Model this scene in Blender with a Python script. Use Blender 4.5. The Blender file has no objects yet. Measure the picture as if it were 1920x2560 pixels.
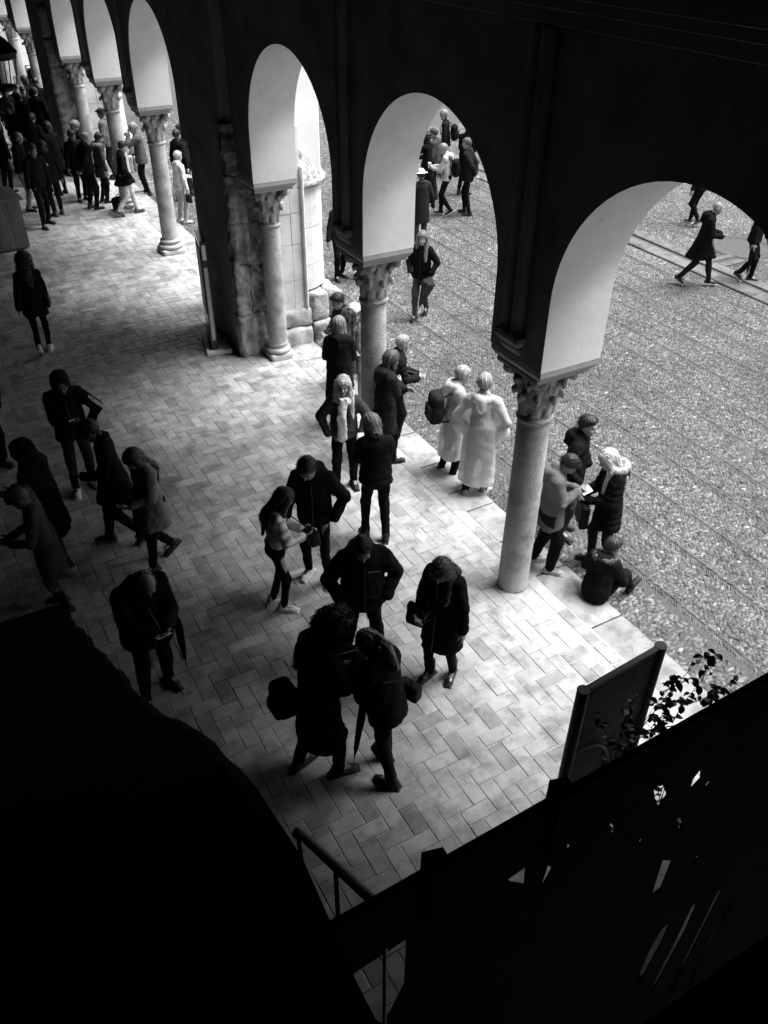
import bpy, math, random
import numpy as np
from mathutils import Matrix, Vector

random.seed(7)
RNG = np.random.default_rng(7)
SC = bpy.context.scene
COL = SC.collection
R = math.radians

# ------------------------------------------------------------------ camera
CAM = np.array([-4.505, -5.594, 6.4])
YAW, PITCH, ROLL = 0.52157, 0.64167, 0.01194
LENS = 2097.59 / 2560 * 36.0


def cam_axes():
    fw = np.array([math.sin(YAW) * math.cos(PITCH), math.cos(YAW) * math.cos(PITCH), -math.sin(PITCH)])
    rt = np.array([math.cos(YAW), -math.sin(YAW), 0.0])
    up = np.cross(rt, fw)
    c, s = math.cos(ROLL), math.sin(ROLL)
    return c * rt + s * up, -s * rt + c * up, fw


RT, UP, FW = cam_axes()
cd = bpy.data.cameras.new('camera')
cam = bpy.data.objects.new('camera', cd)
COL.objects.link(cam)
m = Matrix.Identity(4)
for i in range(3):
    m[i][0], m[i][1], m[i][2], m[i][3] = RT[i], UP[i], -FW[i], CAM[i]
cam.matrix_world = m
cd.sensor_fit = 'VERTICAL'
cd.sensor_height = 36.0
cd.lens = LENS
cd.clip_start = 0.05
cd.clip_end = 500
SC.camera = cam

# ------------------------------------------------------------------ sky, sun, exposure
SUN_EL, SUN_AZ = R(67), R(108)          # azimuth measured clockwise from +Y
w = bpy.data.worlds.new('World')
SC.world = w
w.use_nodes = True
nt = w.node_tree
nt.nodes.clear()
sky = nt.nodes.new('ShaderNodeTexSky')
sky.sky_type = 'NISHITA'
sky.sun_disc = False
sky.sun_elevation = SUN_EL
sky.sun_rotation = SUN_AZ
bw = nt.nodes.new('ShaderNodeRGBToBW')
bg = nt.nodes.new('ShaderNodeBackground')
bg.inputs['Strength'].default_value = 0.05
wo = nt.nodes.new('ShaderNodeOutputWorld')
nt.links.new(sky.outputs[0], bw.inputs[0])
nt.links.new(bw.outputs[0], bg.inputs['Color'])
nt.links.new(bg.outputs[0], wo.inputs[0])

sl = bpy.data.lights.new('sun', 'SUN')
sl.energy = 1.5
sl.angle = R(38)
so = bpy.data.objects.new('sun', sl)
COL.objects.link(so)
sdir = Vector((math.sin(SUN_AZ) * math.cos(SUN_EL), math.cos(SUN_AZ) * math.cos(SUN_EL), math.sin(SUN_EL)))
so.rotation_euler = sdir.to_track_quat('Z', 'Y').to_euler()
so.location = (20, 0, 20)

SC.view_settings.view_transform = 'Standard'
SC.view_settings.look = 'None'
SC.view_settings.gamma = 1
SC.view_settings.exposure = 2.7
SC.view_settings.use_curve_mapping = False
SC.render.engine = 'CYCLES'
SC.cycles.max_bounces = 4
SC.cycles.diffuse_bounces = 1
SC.cycles.glossy_bounces = 1
SC.cycles.transmission_bounces = 4
SC.cycles.transparent_max_bounces = 8

# ------------------------------------------------------------------ materials
MATS = {}


def mat(key, col, rough=0.8, var=0.0, scale=4.0, bump=0.0, bscale=40.0, spec=0.3, tone=False,
        metal=0.0, stain=0.0, sscale=1.2, vscale=1.0, patch=0.0, crack=0.0):
    """grey procedural material: base tone x vertex tone x noise, fine relief through bump"""
    if key in MATS:
        return MATS[key]
    M = bpy.data.materials.new(key)
    M.use_nodes = True
    n, l = M.node_tree.nodes, M.node_tree.links
    p = n['Principled BSDF']
    p.inputs['Roughness'].default_value = rough
    p.inputs['Specular IOR Level'].default_value = spec
    p.inputs['Metallic'].default_value = metal
    geo = n.new('ShaderNodeNewGeometry')
    mp = n.new('ShaderNodeMapping')
    mp.inputs['Scale'].default_value = (1, 1, vscale)
    l.new(geo.outputs['Position'], mp.inputs['Vector'])
    v = n.new('ShaderNodeValue')
    v.outputs[0].default_value = col
    cur = v.outputs[0]

    def mul(a, b):
        q = n.new('ShaderNodeMath')
        q.operation = 'MULTIPLY'
        l.new(a, q.inputs[0])
        l.new(b, q.inputs[1])
        return q.outputs[0]

    def noise(sc, det, lo, hi, a=0.3, b=0.7):
        t = n.new('ShaderNodeTexNoise')
        t.inputs['Scale'].default_value = sc
        t.inputs['Detail'].default_value = det
        t.inputs['Roughness'].default_value = 0.62
        l.new(mp.outputs[0], t.inputs['Vector'])
        r = n.new('ShaderNodeMapRange')
        r.inputs[1].default_value, r.inputs[2].default_value = a, b
        r.inputs[3].default_value, r.inputs[4].default_value = lo, hi
        l.new(t.outputs[0], r.inputs[0])
        return r.outputs[0], t
    if var:
        cur = mul(cur, noise(scale, 5, 1 - var, 1 + var)[0])
    if stain:
        cur = mul(cur, noise(sscale, 8, 1 - stain, 1.0, 0.38, 0.52)[0])
    if crack:
        o_, t_ = noise(1.7, 7, 0, 1)
        ab = n.new('ShaderNodeMath')
        ab.operation = 'SUBTRACT'
        l.new(t_.outputs[0], ab.inputs[0])
        ab.inputs[1].default_value = .5
        a2 = n.new('ShaderNodeMath')
        a2.operation = 'ABSOLUTE'
        l.new(ab.outputs[0], a2.inputs[0])
        mk = noise(1.1, 2, 0, .03, .52, .7)[0]
        ad = n.new('ShaderNodeMath')
        ad.operation = 'SUBTRACT'
        l.new(mk, ad.inputs[0])
        l.new(a2.outputs[0], ad.inputs[1])
        r_ = n.new('ShaderNodeMapRange')
        r_.inputs[1].default_value, r_.inputs[2].default_value = .012, .03
        r_.inputs[3].default_value, r_.inputs[4].default_value = 1.0, 1.0 - crack
        l.new(ad.outputs[0], r_.inputs[0])
        cur = mul(cur, r_.outputs[0])
    if patch:
        cur = mul(cur, noise(0.75, 4, 1 - patch, 1 + patch)[0])
    if tone:
        at = n.new('ShaderNodeAttribute')
        at.attribute_name = 'tone'
        cur = mul(cur, at.outputs['Fac'])
    cc = n.new('ShaderNodeCombineColor')
    for k in range(3):
        l.new(cur, cc.inputs[k])
    l.new(cc.outputs[0], p.inputs['Base Color'])
    if bump:
        o, t = noise(bscale, 6, 0, 1)
        b = n.new('ShaderNodeBump')
        b.inputs['Strength'].default_value = 1.0
        b.inputs['Distance'].default_value = bump
        l.new(t.outputs[0], b.inputs['Height'])
        l.new(b.outputs[0], p.inputs['Normal'])
    MATS[key] = M
    return M


def cloth(c, rough=0.9, bump=0.004, spec=0.05):
    c = c * .6 if c < .04 else c
    return mat('cloth_%.3f_%.2f' % (c, rough), c, rough, 0.18, 9, bump, 60, spec, tone=True)


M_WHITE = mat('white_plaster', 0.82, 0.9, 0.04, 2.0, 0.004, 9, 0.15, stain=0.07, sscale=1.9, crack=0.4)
M_DARKWALL = mat('shaded_plaster', 0.27, 0.95, 0.35, 2.0, 0.01, 10, 0.1)  # the inner walls' shade is put into this darker base tone
M_IMPOST = mat('impost_stone', 0.42, 0.9, 0.15, 6, 0.004, 60, 0.2)
M_MARBLE = mat('column_marble', 0.44, 0.8, 0.22, 5, 0.014, 40, 0.25, stain=0.32, sscale=3.5)
M_STONE = mat('ashlar_limestone', 0.40, 0.92, 0.2, 5, 0.012, 26, 0.2, stain=0.3, sscale=2.4)
M_ROUGH = mat('rough_limestone', 0.38, 0.95, 0.3, 7, 0.045, 16, 0.15, stain=0.5, sscale=4.0)
M_PALE = mat('pale_ashlar', 0.68, 0.9, 0.1, 4, 0.006, 30, 0.2, stain=0.14, sscale=2.0)
M_LICHEN = mat('lichen_stone', 0.32, 0.95, 0.75, 16, 0.02, 30, 0.15)
M_TILE = mat('floor_tile', 0.345, 0.5, 0.16, 6, 0.003, 50, 0.3, tone=True, stain=0.34, sscale=4, patch=0.22)
M_MORTAR = mat('floor_mortar', 0.36, 0.9, 0.3, 12, 0.004, 90, 0.2)
M_SLAB = mat('kerb_slab', 0.28, 0.85, 0.16, 5, 0.006, 55, 0.25, tone=True, stain=0.25, sscale=5, crack=0.6)
M_PEB = mat('river_pebble', 0.108, 0.55, 0.2, 30, 0.0, 40, 0.35, tone=True, stain=0.3, sscale=1.1)
M_SOIL = mat('pebble_bed', 0.085, 0.95, 0.35, 25, 0.01, 140, 0.2)
M_FAR = mat('far_ground', 0.16, 0.95, 0.5, 20, 0.02, 60, 0.2)
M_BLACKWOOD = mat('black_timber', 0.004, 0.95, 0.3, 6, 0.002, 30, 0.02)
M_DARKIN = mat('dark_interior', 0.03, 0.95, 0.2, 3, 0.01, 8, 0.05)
M_IRON = mat('black_iron', 0.015, 0.5, 0.2, 8, 0.001, 60, 0.4)
M_WOOD = mat('desk_wood', 0.13, 0.6, 0.3, 10, 0.003, 20, 0.3, vscale=0.12)
M_SHEEN = mat('edge_sheen', 0.5, 0.35, 0.08, 20, 0.0, 40, 0.5)  # grey that stands for the sheen on a glossy edge
M_LEAF = mat('leaf_dark', 0.05, 0.45, 0.3, 20, 0.0, 40, 0.4)
M_STEM = mat('stem_bark', 0.06, 0.9, 0.2, 20, 0.002, 60, 0.1)
M_BOOT = mat('polished_leather', 0.012, 0.25, 0.1, 10, 0.001, 60, 0.6, tone=True)
M_SHOE = mat('shoe_canvas', 0.5, 0.7, 0.1, 20, 0.002, 90, 0.3, tone=True)
M_PAPER = mat('white_paper', 0.8, 0.8, 0.04, 20, 0, 40, 0.2)
M_GLASSB = mat('black_gloss', 0.01, 0.15, 0, 1, 0, 1, 0.6)


def skin(c):
    return mat('skin_%.2f' % c, c, 0.55, 0.08, 30, 0.0006, 200, 0.35, tone=True)


def hairm(c):
    return mat('hair_%.3f' % c, c, 0.45, 0.35, 30, 0.004, 110, 0.4, tone=True, vscale=0.25)


def thin_plastic(key, col, fac):
    if key in MATS:
        return MATS[key]
    M = mat(key, col, 0.35, 0.08, 8, 0.012, 16, 0.5)
    n, l = M.node_tree.nodes, M.node_tree.links
    out = [q for q in n if q.type == 'OUTPUT_MATERIAL'][0]
    p = n['Principled BSDF']
    tr = n.new('ShaderNodeBsdfTransparent')
    mx = n.new('ShaderNodeMixShader')
    tl = n.new('ShaderNodeBsdfTranslucent')
    tl.inputs[0].default_value = (col, col, col, 1)
    m2 = n.new('ShaderNodeMixShader')
    m2.inputs[0].default_value = 0.3
    l.new(p.outputs[0], m2.inputs[1])
    l.new(tl.outputs[0], m2.inputs[2])
    mx.inputs[0].default_value = fac
    l.new(tr.outputs[0], mx.inputs[1])
    l.new(m2.outputs[0], mx.inputs[2])
    l.new(mx.outputs[0], out.inputs[0])
    return M


# ------------------------------------------------------------------ object helpers
def link(o, parent=None):
    COL.objects.link(o)
    if parent is not None:
        o.parent = parent
    return o


def tag(o, label=None, cat=None, group=None, kind=None):
    if label:
        o['label'] = label
    if cat:
        o['category'] = cat
    if group:
        o['group'] = group
    if kind:
        o['kind'] = kind
    return o


def empty(name, loc=(0, 0, 0), rz=0.0, label=None, cat=None, group=None, kind=None):
    o = bpy.data.objects.new(name, None)
    o.empty_display_size = 0.1
    o.location = loc
    o.rotation_euler = (0, 0, rz)
    link(o)
    return tag(o, label, cat, group, kind)


def mesh(name, V, F, mats, tone=None, smooth=False, fmat=None):
    """V (n,3); F list of index tuples or (m,k) array"""
    me = bpy.data.meshes.new(name)
    V = np.asarray(V, dtype=np.float32)
    if isinstance(F, np.ndarray):
        n, k = F.shape
        me.vertices.add(len(V))
        me.vertices.foreach_set('co', V.ravel())
        me.loops.add(n * k)
        me.loops.foreach_set('vertex_index', F.astype(np.int32).ravel())
        me.polygons.add(n)
        me.polygons.foreach_set('loop_start', np.arange(0, n * k, k, dtype=np.int32))
        me.polygons.foreach_set('loop_total', np.full(n, k, dtype=np.int32))
    else:
        me.from_pydata([tuple(map(float, v)) for v in V], [], [tuple(map(int, f)) for f in F])
    if not isinstance(mats, (list, tuple)):
        mats = [mats]
    for q in mats:
        me.materials.append(q)
    npoly = len(me.polygons)
    if fmat is not None:
        me.polygons.foreach_set('material_index', np.asarray(fmat, dtype=np.int32))
    if smooth:
        me.polygons.foreach_set('use_smooth', np.ones(npoly, dtype=bool))
    else:
        me.polygons.foreach_set('use_smooth', np.zeros(npoly, dtype=bool))
    t = np.ones(len(V), dtype=np.float32) if tone is None else np.asarray(tone, dtype=np.float32)
    at = me.attributes.new('tone', 'FLOAT', 'POINT')
    at.data.foreach_set('value', t)
    me.update(calc_edges=True)
    me.validate()
    return me


def obj(name, V, F, mats, parent=None, tone=None, smooth=False, fmat=None, loc=None):
    o = bpy.data.objects.new(name, mesh(name, V, F, mats, tone, smooth, fmat))
    if loc is not None:
        o.location = loc
    return link(o, parent)


class MB:
    """collects simple shapes into one mesh"""

    def __init__(self):
        self.V, self.F, self.n = [], [], 0

    def add(self, V, F):
        V = np.asarray(V, float)
        self.V.append(V)
        self.F += [tuple(i + self.n for i in f) for f in F]
        self.n += len(V)
        return self

    def box(self, lo, hi, bev=0.006, Rm=None, c=None):
        V, F = bevel_box(lo, hi, bev)
        if Rm is not None:
            V = V @ np.asarray(Rm).T
        if c is not None:
            V = V + np.asarray(c)
        return self.add(V, F)

    def tube(self, pts, r, seg=8, cap=True):
        V, F = tube(pts, r, seg, cap)
        return self.add(V, F)

    def obj(self, name, mt, parent=None, smooth=False, tone=None, loc=None):
        return obj(name, np.vstack(self.V), self.F, mt, parent, tone, smooth, loc=loc)


def bevel_box(lo, hi, b=0.006):
    lo, hi = np.asarray(lo, float), np.asarray(hi, float)
    b = min(b, 0.45 * float(np.min(hi - lo)))
    V, idx = [], {}
    for sx in (0, 1):
        for sy in (0, 1):
            for sz in (0, 1):
                c = np.where([sx, sy, sz], hi, lo)
                s = np.where([sx, sy, sz], -1.0, 1.0)
                for a in range(3):
                    p = c + s * b
                    p[a] = c[a]
                    idx[(sx, sy, sz, a)] = len(V)
                    V.append(p)
    F = []
    for a in range(3):
        u, v = (a + 1) % 3, (a + 2) % 3
        for s in (0, 1):
            q = []
            for (i, j) in ((0, 0), (1, 0), (1, 1), (0, 1)):
                k = [0, 0, 0]
                k[a], k[u], k[v] = s, i, j
                q.append(idx[(k[0], k[1], k[2], a)])
            F.append(tuple(q if s else q[::-1]))
    for a in range(3):                                     # edges along a
        u, v = (a + 1) % 3, (a + 2) % 3
        for i in (0, 1):
            for j in (0, 1):
                k0, k1 = [0, 0, 0], [0, 0, 0]
                k0[u], k0[v], k1[u], k1[v] = i, j, i, j
                k1[a] = 1
                q = (idx[(*k0, u)], idx[(*k1, u)], idx[(*k1, v)], idx[(*k0, v)])
                F.append(q if (i ^ j) else q[::-1])
    for k in [(i, j, l) for i in (0, 1) for j in (0, 1) for l in (0, 1)]:
        q = (idx[(*k, 0)], idx[(*k, 1)], idx[(*k, 2)])
        F.append(q if (k[0] ^ k[1] ^ k[2]) else q[::-1])
    return np.array(V), F


def tube(pts, r, seg=8, cap=True):
    pts = [np.asarray(p, float) for p in pts]
    n = len(pts)
    rs = r if isinstance(r, (list, tuple, np.ndarray)) else [r] * n
    V, F = [], []
    ref = None
    for i, p in enumerate(pts):
        d = pts[min(i + 1, n - 1)] - pts[max(i - 1, 0)]
        d = d / (np.linalg.norm(d) + 1e-9)
        if ref is None:
            ref = np.array([0, 0, 1.0]) if abs(d[2]) < 0.9 else np.array([1.0, 0, 0])
        u = np.cross(d, ref)
        u /= np.linalg.norm(u) + 1e-9
        v = np.cross(d, u)
        ref = np.cross(u, d)
        for k in range(seg):
            a = 2 * math.pi * k / seg
            V.append(p + rs[i] * (math.cos(a) * u + math.sin(a) * v))
    for i in range(n - 1):
        for k in range(seg):
            a, b = i * seg + k, i * seg + (k + 1) % seg
            F.append((a, b, b + seg, a + seg))
    if cap:
        F.append(tuple(range(seg))[::-1])
        F.append(tuple((n - 1) * seg + k for k in range(seg)))
    return np.array(V), F


def lathe(prof, seg=32):
    V, F = [], []
    for (r, z) in prof:
        for k in range(seg):
            a = 2 * math.pi * k / seg
            V.append((r * math.cos(a), r * math.sin(a), z))
    for i in range(len(prof) - 1):
        for k in range(seg):
            a, b = i * seg + k, i * seg + (k + 1) % seg
            F.append((a, b, b + seg, a + seg))
    F.append(tuple(range(seg))[::-1])
    F.append(tuple((len(prof) - 1) * seg + k for k in range(seg)))
    return np.array(V), F


def copy_tree(o, parent=None):
    c = o.copy()
    link(c, parent)
    for ch in list(o.children):
        copy_tree(ch, c)
    return c


def wob(P, f, seed):
    """cheap smooth noise in about [-1,1]"""
    r = np.random.default_rng(seed)
    out = np.zeros(P.shape[:-1])
    for i in range(6):
        k = r.normal(size=3)
        k = k / np.linalg.norm(k) * f * r.uniform(0.6, 1.7)
        out = out + np.sin(P @ k + r.uniform(0, 6.3))
    return out / 2.6


def rough_block(lo, hi, amp, seed, n=0.07, rnd=0.03):
    """a quarried block: gridded faces, rounded arrises, uneven skin"""
    lo, hi = np.asarray(lo, float), np.asarray(hi, float)
    size = hi - lo
    N = [max(2, int(round(s / n))) for s in size]
    V, F, key = [], [], {}

    def vid(i, j, k):
        if (i, j, k) not in key:
            key[(i, j, k)] = len(V)
            V.append(lo + size * np.array([i / N[0], j / N[1], k / N[2]]))
        return key[(i, j, k)]
    for a in range(3):
        u, v = (a + 1) % 3, (a + 2) % 3
        for s in (0, N[a]):
            for i in range(N[u]):
                for j in range(N[v]):
                    q = []
                    for (p, r_) in ((0, 0), (1, 0), (1, 1), (0, 1)):
                        t = [0, 0, 0]
                        t[a], t[u], t[v] = s, i + p, j + r_
                        q.append(vid(*t))
                    F.append(tuple(q if s else q[::-1]))
    V = np.array(V)
    c = (lo + hi) / 2
    inner = np.clip(V, lo + rnd, hi - rnd)
    d = V - inner
    L = np.linalg.norm(d, axis=1, keepdims=True)
    nn = d / np.maximum(L, 1e-6)
    V = inner + nn * rnd
    no = np.where(L > 1e-5, nn, 0)
    V = V + no * (amp * (wob(V, 14, seed) + 0.6 * wob(V, 38, seed + 1)))[:, None]
    return V, F


# ------------------------------------------------------------------ signed-distance modelling
def nrm(v):
    v = np.asarray(v, float)
    return v / (np.linalg.norm(v) + 1e-9)


CORN = [(i, j, k) for i in (0, 1) for j in (0, 1) for k in (0, 1)]
EDGES = [(a, b) for a in range(8) for b in range(a + 1, 8)
         if sum(x != y for x, y in zip(CORN[a], CORN[b])) == 1]


def surfnets(F, org, vox):
    s = F < 0
    n = np.array(F.shape) - 1
    cnt = np.zeros(n, dtype=np.int8)
    for (i, j, k) in CORN:
        cnt += s[i:i + n[0], j:j + n[1], k:k + n[2]]
    act = (cnt > 0) & (cnt < 8)
    I = np.argwhere(act)
    if len(I) == 0:
        return np.zeros((0, 3)), np.zeros((0, 4), int)
    idx = -np.ones(n, dtype=np.int64)
    idx[act] = np.arange(len(I))
    f = np.stack([F[I[:, 0] + c[0], I[:, 1] + c[1], I[:, 2] + c[2]] for c in CORN])
    acc = np.zeros((len(I), 3))
    num = np.zeros(len(I))
    C = np.array(CORN, float)
    for a, b in EDGES:
        cr = (f[a] < 0) != (f[b] < 0)
        t = np.where(cr, f[a] / np.where(cr, f[a] - f[b], 1), 0)
        acc += np.where(cr[:, None], C[a] + t[:, None] * (C[b] - C[a]), 0)
        num += cr
    V = (I + acc / num[:, None]) * vox + org
    Q = []
    for ax in range(3):
        u, v = (ax + 1) % 3, (ax + 2) % 3
        sl0 = [slice(None)] * 3
        sl1 = [slice(None)] * 3
        sl0[ax], sl1[ax] = slice(0, n[ax]), slice(1, n[ax] + 1)
        a, b = s[tuple(sl0)], s[tuple(sl1)]
        E = np.argwhere(a != b)
        E = E[(E[:, u] > 0) & (E[:, v] > 0) & (E[:, u] < n[u]) & (E[:, v] < n[v])]
        if len(E) == 0:
            continue
        ins = a[E[:, 0], E[:, 1], E[:, 2]]

        def cell(du, dv):
            q = E.copy()
            q[:, u] += du
            q[:, v] += dv
            return idx[q[:, 0], q[:, 1], q[:, 2]]
        q = np.stack([cell(-1, -1), cell(0, -1), cell(0, 0), cell(-1, 0)], 1)
        q[~ins] = q[~ins][:, ::-1]
        Q.append(q)
    return V, np.vstack(Q)


class SDF:
    def __init__(self):
        self.ops = []

    def cap(self, a, b, ra, rb=None, k=0.025, flat=None, quilt=None):
        self.ops.append(('cap', np.asarray(a, float), np.asarray(b, float), ra, ra if rb is None else rb, k, flat, quilt))
        return self

    def ell(self, c, rad, Rm=None, k=0.02):
        self.ops.append(('ell', np.asarray(c, float), np.asarray(rad, float), np.eye(3) if Rm is None else np.asarray(Rm, float), k))
        return self

    def cut_ell(self, c, rad, Rm=None, k=0.01):
        self.ops.append(('cut', np.asarray(c, float), np.asarray(rad, float), np.eye(3) if Rm is None else np.asarray(Rm, float), k))
        return self

    def clip(self, n, p, wave=0.0):
        self.ops.append(('clip', nrm(n), np.asarray(p, float), wave))
        return self

    def rbox(self, c, half, Rm=None, r=0.02, k=0.01):
        self.ops.append(('box', np.asarray(c, float), np.asarray(half, float), np.eye(3) if Rm is None else np.asarray(Rm, float), r, k))
        return self

    def bounds(self):
        lo, hi = np.full(3, 9.0), np.full(3, -9.0)
        for o in self.ops:
            if o[0] == 'cap':
                r = max(o[3], o[4]) + 0.02
                lo = np.minimum(lo, np.minimum(o[1], o[2]) - r)
                hi = np.maximum(hi, np.maximum(o[1], o[2]) + r)
            elif o[0] in ('ell', 'box'):
                r = np.linalg.norm(o[2]) if o[0] == 'box' else np.max(o[2])
                lo = np.minimum(lo, o[1] - r - 0.02)
                hi = np.maximum(hi, o[1] + r + 0.02)
        return lo, hi

    def mesh(self, vox, noise=0.0, nf=40.0, seed=1, disp=None, ridge=0.0):
        lo, hi = self.bounds()
        lo, hi = lo - 2 * vox, hi + 2 * vox
        n = np.ceil((hi - lo) / vox).astype(int) + 1
        ax = [lo[i] + vox * np.arange(n[i]) for i in range(3)]
        F = np.full(n, 0.15)
        for o in self.ops:
            if o[0] == 'clip':
                P = (ax[0][:, None, None] - o[2][0]) * o[1][0] + (ax[1][None, :, None] - o[2][1]) * o[1][1] + (ax[2][None, None, :] - o[2][2]) * o[1][2]
                if o[3]:
                    P = P + o[3] * (np.sin(23 * ax[0])[:, None, None] + np.sin(19 * ax[1] + 1)[None, :, None])
                F = np.maximum(F, P)
                continue
            k = o[5] if o[0] in ('cap', 'box') else o[4]
            if o[0] == 'cap':
                r = max(o[3], o[4]) + k + 3 * vox
                b0, b1 = np.minimum(o[1], o[2]) - r, np.maximum(o[1], o[2]) + r
            elif o[0] == 'box':
                r = np.linalg.norm(o[2]) + k + 3 * vox
                b0, b1 = o[1] - r, o[1] + r
            else:
                r = np.max(o[2]) + k + 3 * vox
                b0, b1 = o[1] - r, o[1] + r
            i0 = np.clip(np.floor((b0 - lo) / vox).astype(int), 0, n)
            i1 = np.clip(np.ceil((b1 - lo) / vox).astype(int) + 1, 0, n)
            if np.any(i1 <= i0):
                continue
            sl = tuple(slice(i0[i], i1[i]) for i in range(3))
            X, Y, Z = np.meshgrid(ax[0][sl[0]], ax[1][sl[1]], ax[2][sl[2]], indexing='ij')
            P = np.stack([X, Y, Z], -1)
            if o[0] == 'cap':
                _, a, b, ra, rb, _, flat, quilt = o
                d = P - a
                ab = b - a
                if flat is not None:
                    nn, fl = nrm(flat[0]), flat[1]
                    d = d + (d @ nn)[..., None] * nn * (1 / fl - 1)
                    ab = ab + (ab @ nn) * nn * (1 / fl - 1)
                L2 = ab @ ab + 1e-9
                t = np.clip((d @ ab) / L2, 0, 1)
                q = d - t[..., None] * ab
                rr = ra + (rb - ra) * t
                if quilt:
                    rr = rr + quilt[1] * (np.abs(np.sin(math.pi * t * math.sqrt(L2) / quilt[0])) - 0.6)
                g = np.sqrt((q * q).sum(-1)) - rr
            elif o[0] == 'box':
                _, c, half, Rm, rd, _ = o
                q = np.abs((P - c) @ Rm) - (half - rd)
                g = np.sqrt((np.maximum(q, 0) ** 2).sum(-1)) + np.minimum(q.max(-1), 0) - rd
            else:
                _, c, rad, Rm, _ = o
                q = (P - c) @ Rm / rad
                g = (np.sqrt((q * q).sum(-1)) - 1) * np.min(rad)
            A = F[sl]
            if o[0] == 'cut':
                h = np.maximum(k - np.abs(A + g), 0) / k
                F[sl] = np.maximum(A, -g) + h * h * k * 0.25
            else:
                h = np.maximum(k - np.abs(A - g), 0) / k
                F[sl] = np.minimum(A, g) - h * h * k * 0.25
        if noise or ridge or disp is not None:
            near = np.abs(F) < 0.05
            I = np.argwhere(near)
            P = I * vox + lo
            if noise:
                F[near] += noise * (wob(P * np.array([1, 1, 0.75]), nf, seed) + 0.5 * wob(P, nf * 2.1, seed + 5))
            if ridge:
                w1 = np.abs(wob(P * np.array([1, 1, .55]), nf * .75, seed + 9))
                w2 = np.abs(wob(P * np.array([.8, .8, 1.3]), nf * 1.3, seed + 17))
                F[near] += ridge * (.5 - np.minimum(w1, .8)) + ridge * .6 * (.5 - np.minimum(w2, .8))
            if disp is not None:
                F[near] += disp(P)
        F[0], F[-1] = 0.1, 0.1
        F[:, 0], F[:, -1] = 0.1, 0.1
        F[:, :, 0], F[:, :, -1] = 0.1, 0.1
        return surfnets(F, lo, vox)


def in_view(P, mx=1.12):
    d = np.asarray(P, float) - CAM
    z = d @ FW
    f = LENS / 36.0
    x = (d @ RT) / np.maximum(z, 1e-3) * f
    y = (d @ UP) / np.maximum(z, 1e-3) * f
    return (z > 0.2) & (np.abs(x) < 0.375 * mx) & (np.abs(y) < 0.5 * mx), z

# ================================================================== SETTING
GROUND_Z = -0.07
# open courtyard reaching to the horizon
tag(obj('courtyard_ground', [(1.13, -150, GROUND_Z - .012), (250, -150, GROUND_Z - .012), (250, 250, GROUND_Z - .012), (1.13, 250, GROUND_Z - .012)], [(0, 1, 2, 3)], M_SOIL), kind='structure')
court = bpy.data.objects['courtyard_ground']
floor = tag(obj('arcade_floor', [(-9, -14, -.0065), (0.7, -14, -.0065), (0.7, 46, -.0065), (-9, 46, -.0065)], [(0, 1, 2, 3)], M_MORTAR), kind='structure')

# ---- herringbone tiles
TW, TL, TH = 0.15, 0.30, 0.011


def tile_mesh(horizontal, tone, seed):
    r = np.random.default_rng(seed)
    g = 0.0038
    lx, ly = (TL, TW) if horizontal else (TW, TL)
    hx, hy = lx / 2 - g, ly / 2 - g
    V = []
    for (ins, z) in ((0.006, 0.0), (0.0, -0.0035), (0.0, -TH)):
        for (sx, sy) in ((-1, -1), (1, -1), (1, 1), (-1, 1)):
            V.append((sx * (hx - ins) + r.normal(0, .0022), sy * (hy - ins) + r.normal(0, .0022), z + r.normal(0, .0006)))
    F = [(0, 1, 2, 3)]
    for b in (0, 4):
        for k in range(4):
            F.append((b + 4 + k, b + 4 + (k + 1) % 4, b + (k + 1) % 4, b + k))
    return np.array(V), F, np.full(12, tone)


TILEV = [[tile_mesh(h, t, 50 + i) for i, t in enumerate((0.74, 0.88, 0.95, 1.0, 1.02, 1.05, 1.09, 1.16))] for h in (0, 1)]
tiles = []
for i in range(-60, 6):
    for j in range(-40, 210):
        k = (i + j) % 4
        if k == 0:
            c, h = ((i + 1) * TW, (j + .5) * TW), 1
        elif k == 2:
            c, h = ((i + .5) * TW, (j + 1) * TW), 0
        else:
            continue
        hx = TL / 2 if h else TW / 2
        if c[0] + hx > 0.54 or c[0] - hx < -8.5:
            continue
        tiles.append((c[0], c[1], h))
for j in range(-20, 105):                                   # the straight course beside the kerb
    tiles.append((0.525 + TW / 2 - .0, j * TL + .07, 0))
for j in range(-42, 212):                                   # cut pieces closing the herringbone are left to the mortar
    pass
tiles = np.array(tiles)
tz = RNG.normal(0, .0011, len(tiles))
vis, dep = in_view(np.c_[tiles[:, :2], np.zeros(len(tiles))], 1.2)
ok = vis & ~((tiles[:, 0] < -0.15) & (tiles[:, 0] > -.2))
tiles, tz, dep = tiles[ok], tz[ok], dep[ok]
tv = RNG.integers(0, 8, len(tiles))
front = (tiles[:, 1] > -4.3) & (tiles[:, 0] > -4.1) & (tiles[:, 1] > -3.3 + 0.0 * tiles[:, 0])
order = np.argsort(np.where(front, dep, 1e3))
TM = [[mesh('tile', *TILEV[h][i][:2], M_TILE, tone=TILEV[h][i][2]) for i in range(8)] for h in (0, 1)]
for q in order[:300]:
    o = bpy.data.objects.new('tile', TM[int(tiles[q, 2])][tv[q]])
    o.location = (tiles[q, 0], tiles[q, 1], tz[q])
    o.rotation_euler = (RNG.normal(0, .004), RNG.normal(0, .004), RNG.normal(0, .003))
    link(o, floor)
VV, FF, TT, n = [], [], [], 0
for q in order[300:]:
    V, F, t = TILEV[int(tiles[q, 2])][tv[q]]
    VV.append(V + (tiles[q, 0], tiles[q, 1], tz[q] + 0))
    FF.append(np.array(F) + n)
    TT.append(t * RNG.uniform(.95, 1.05))
    n += 12
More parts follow.
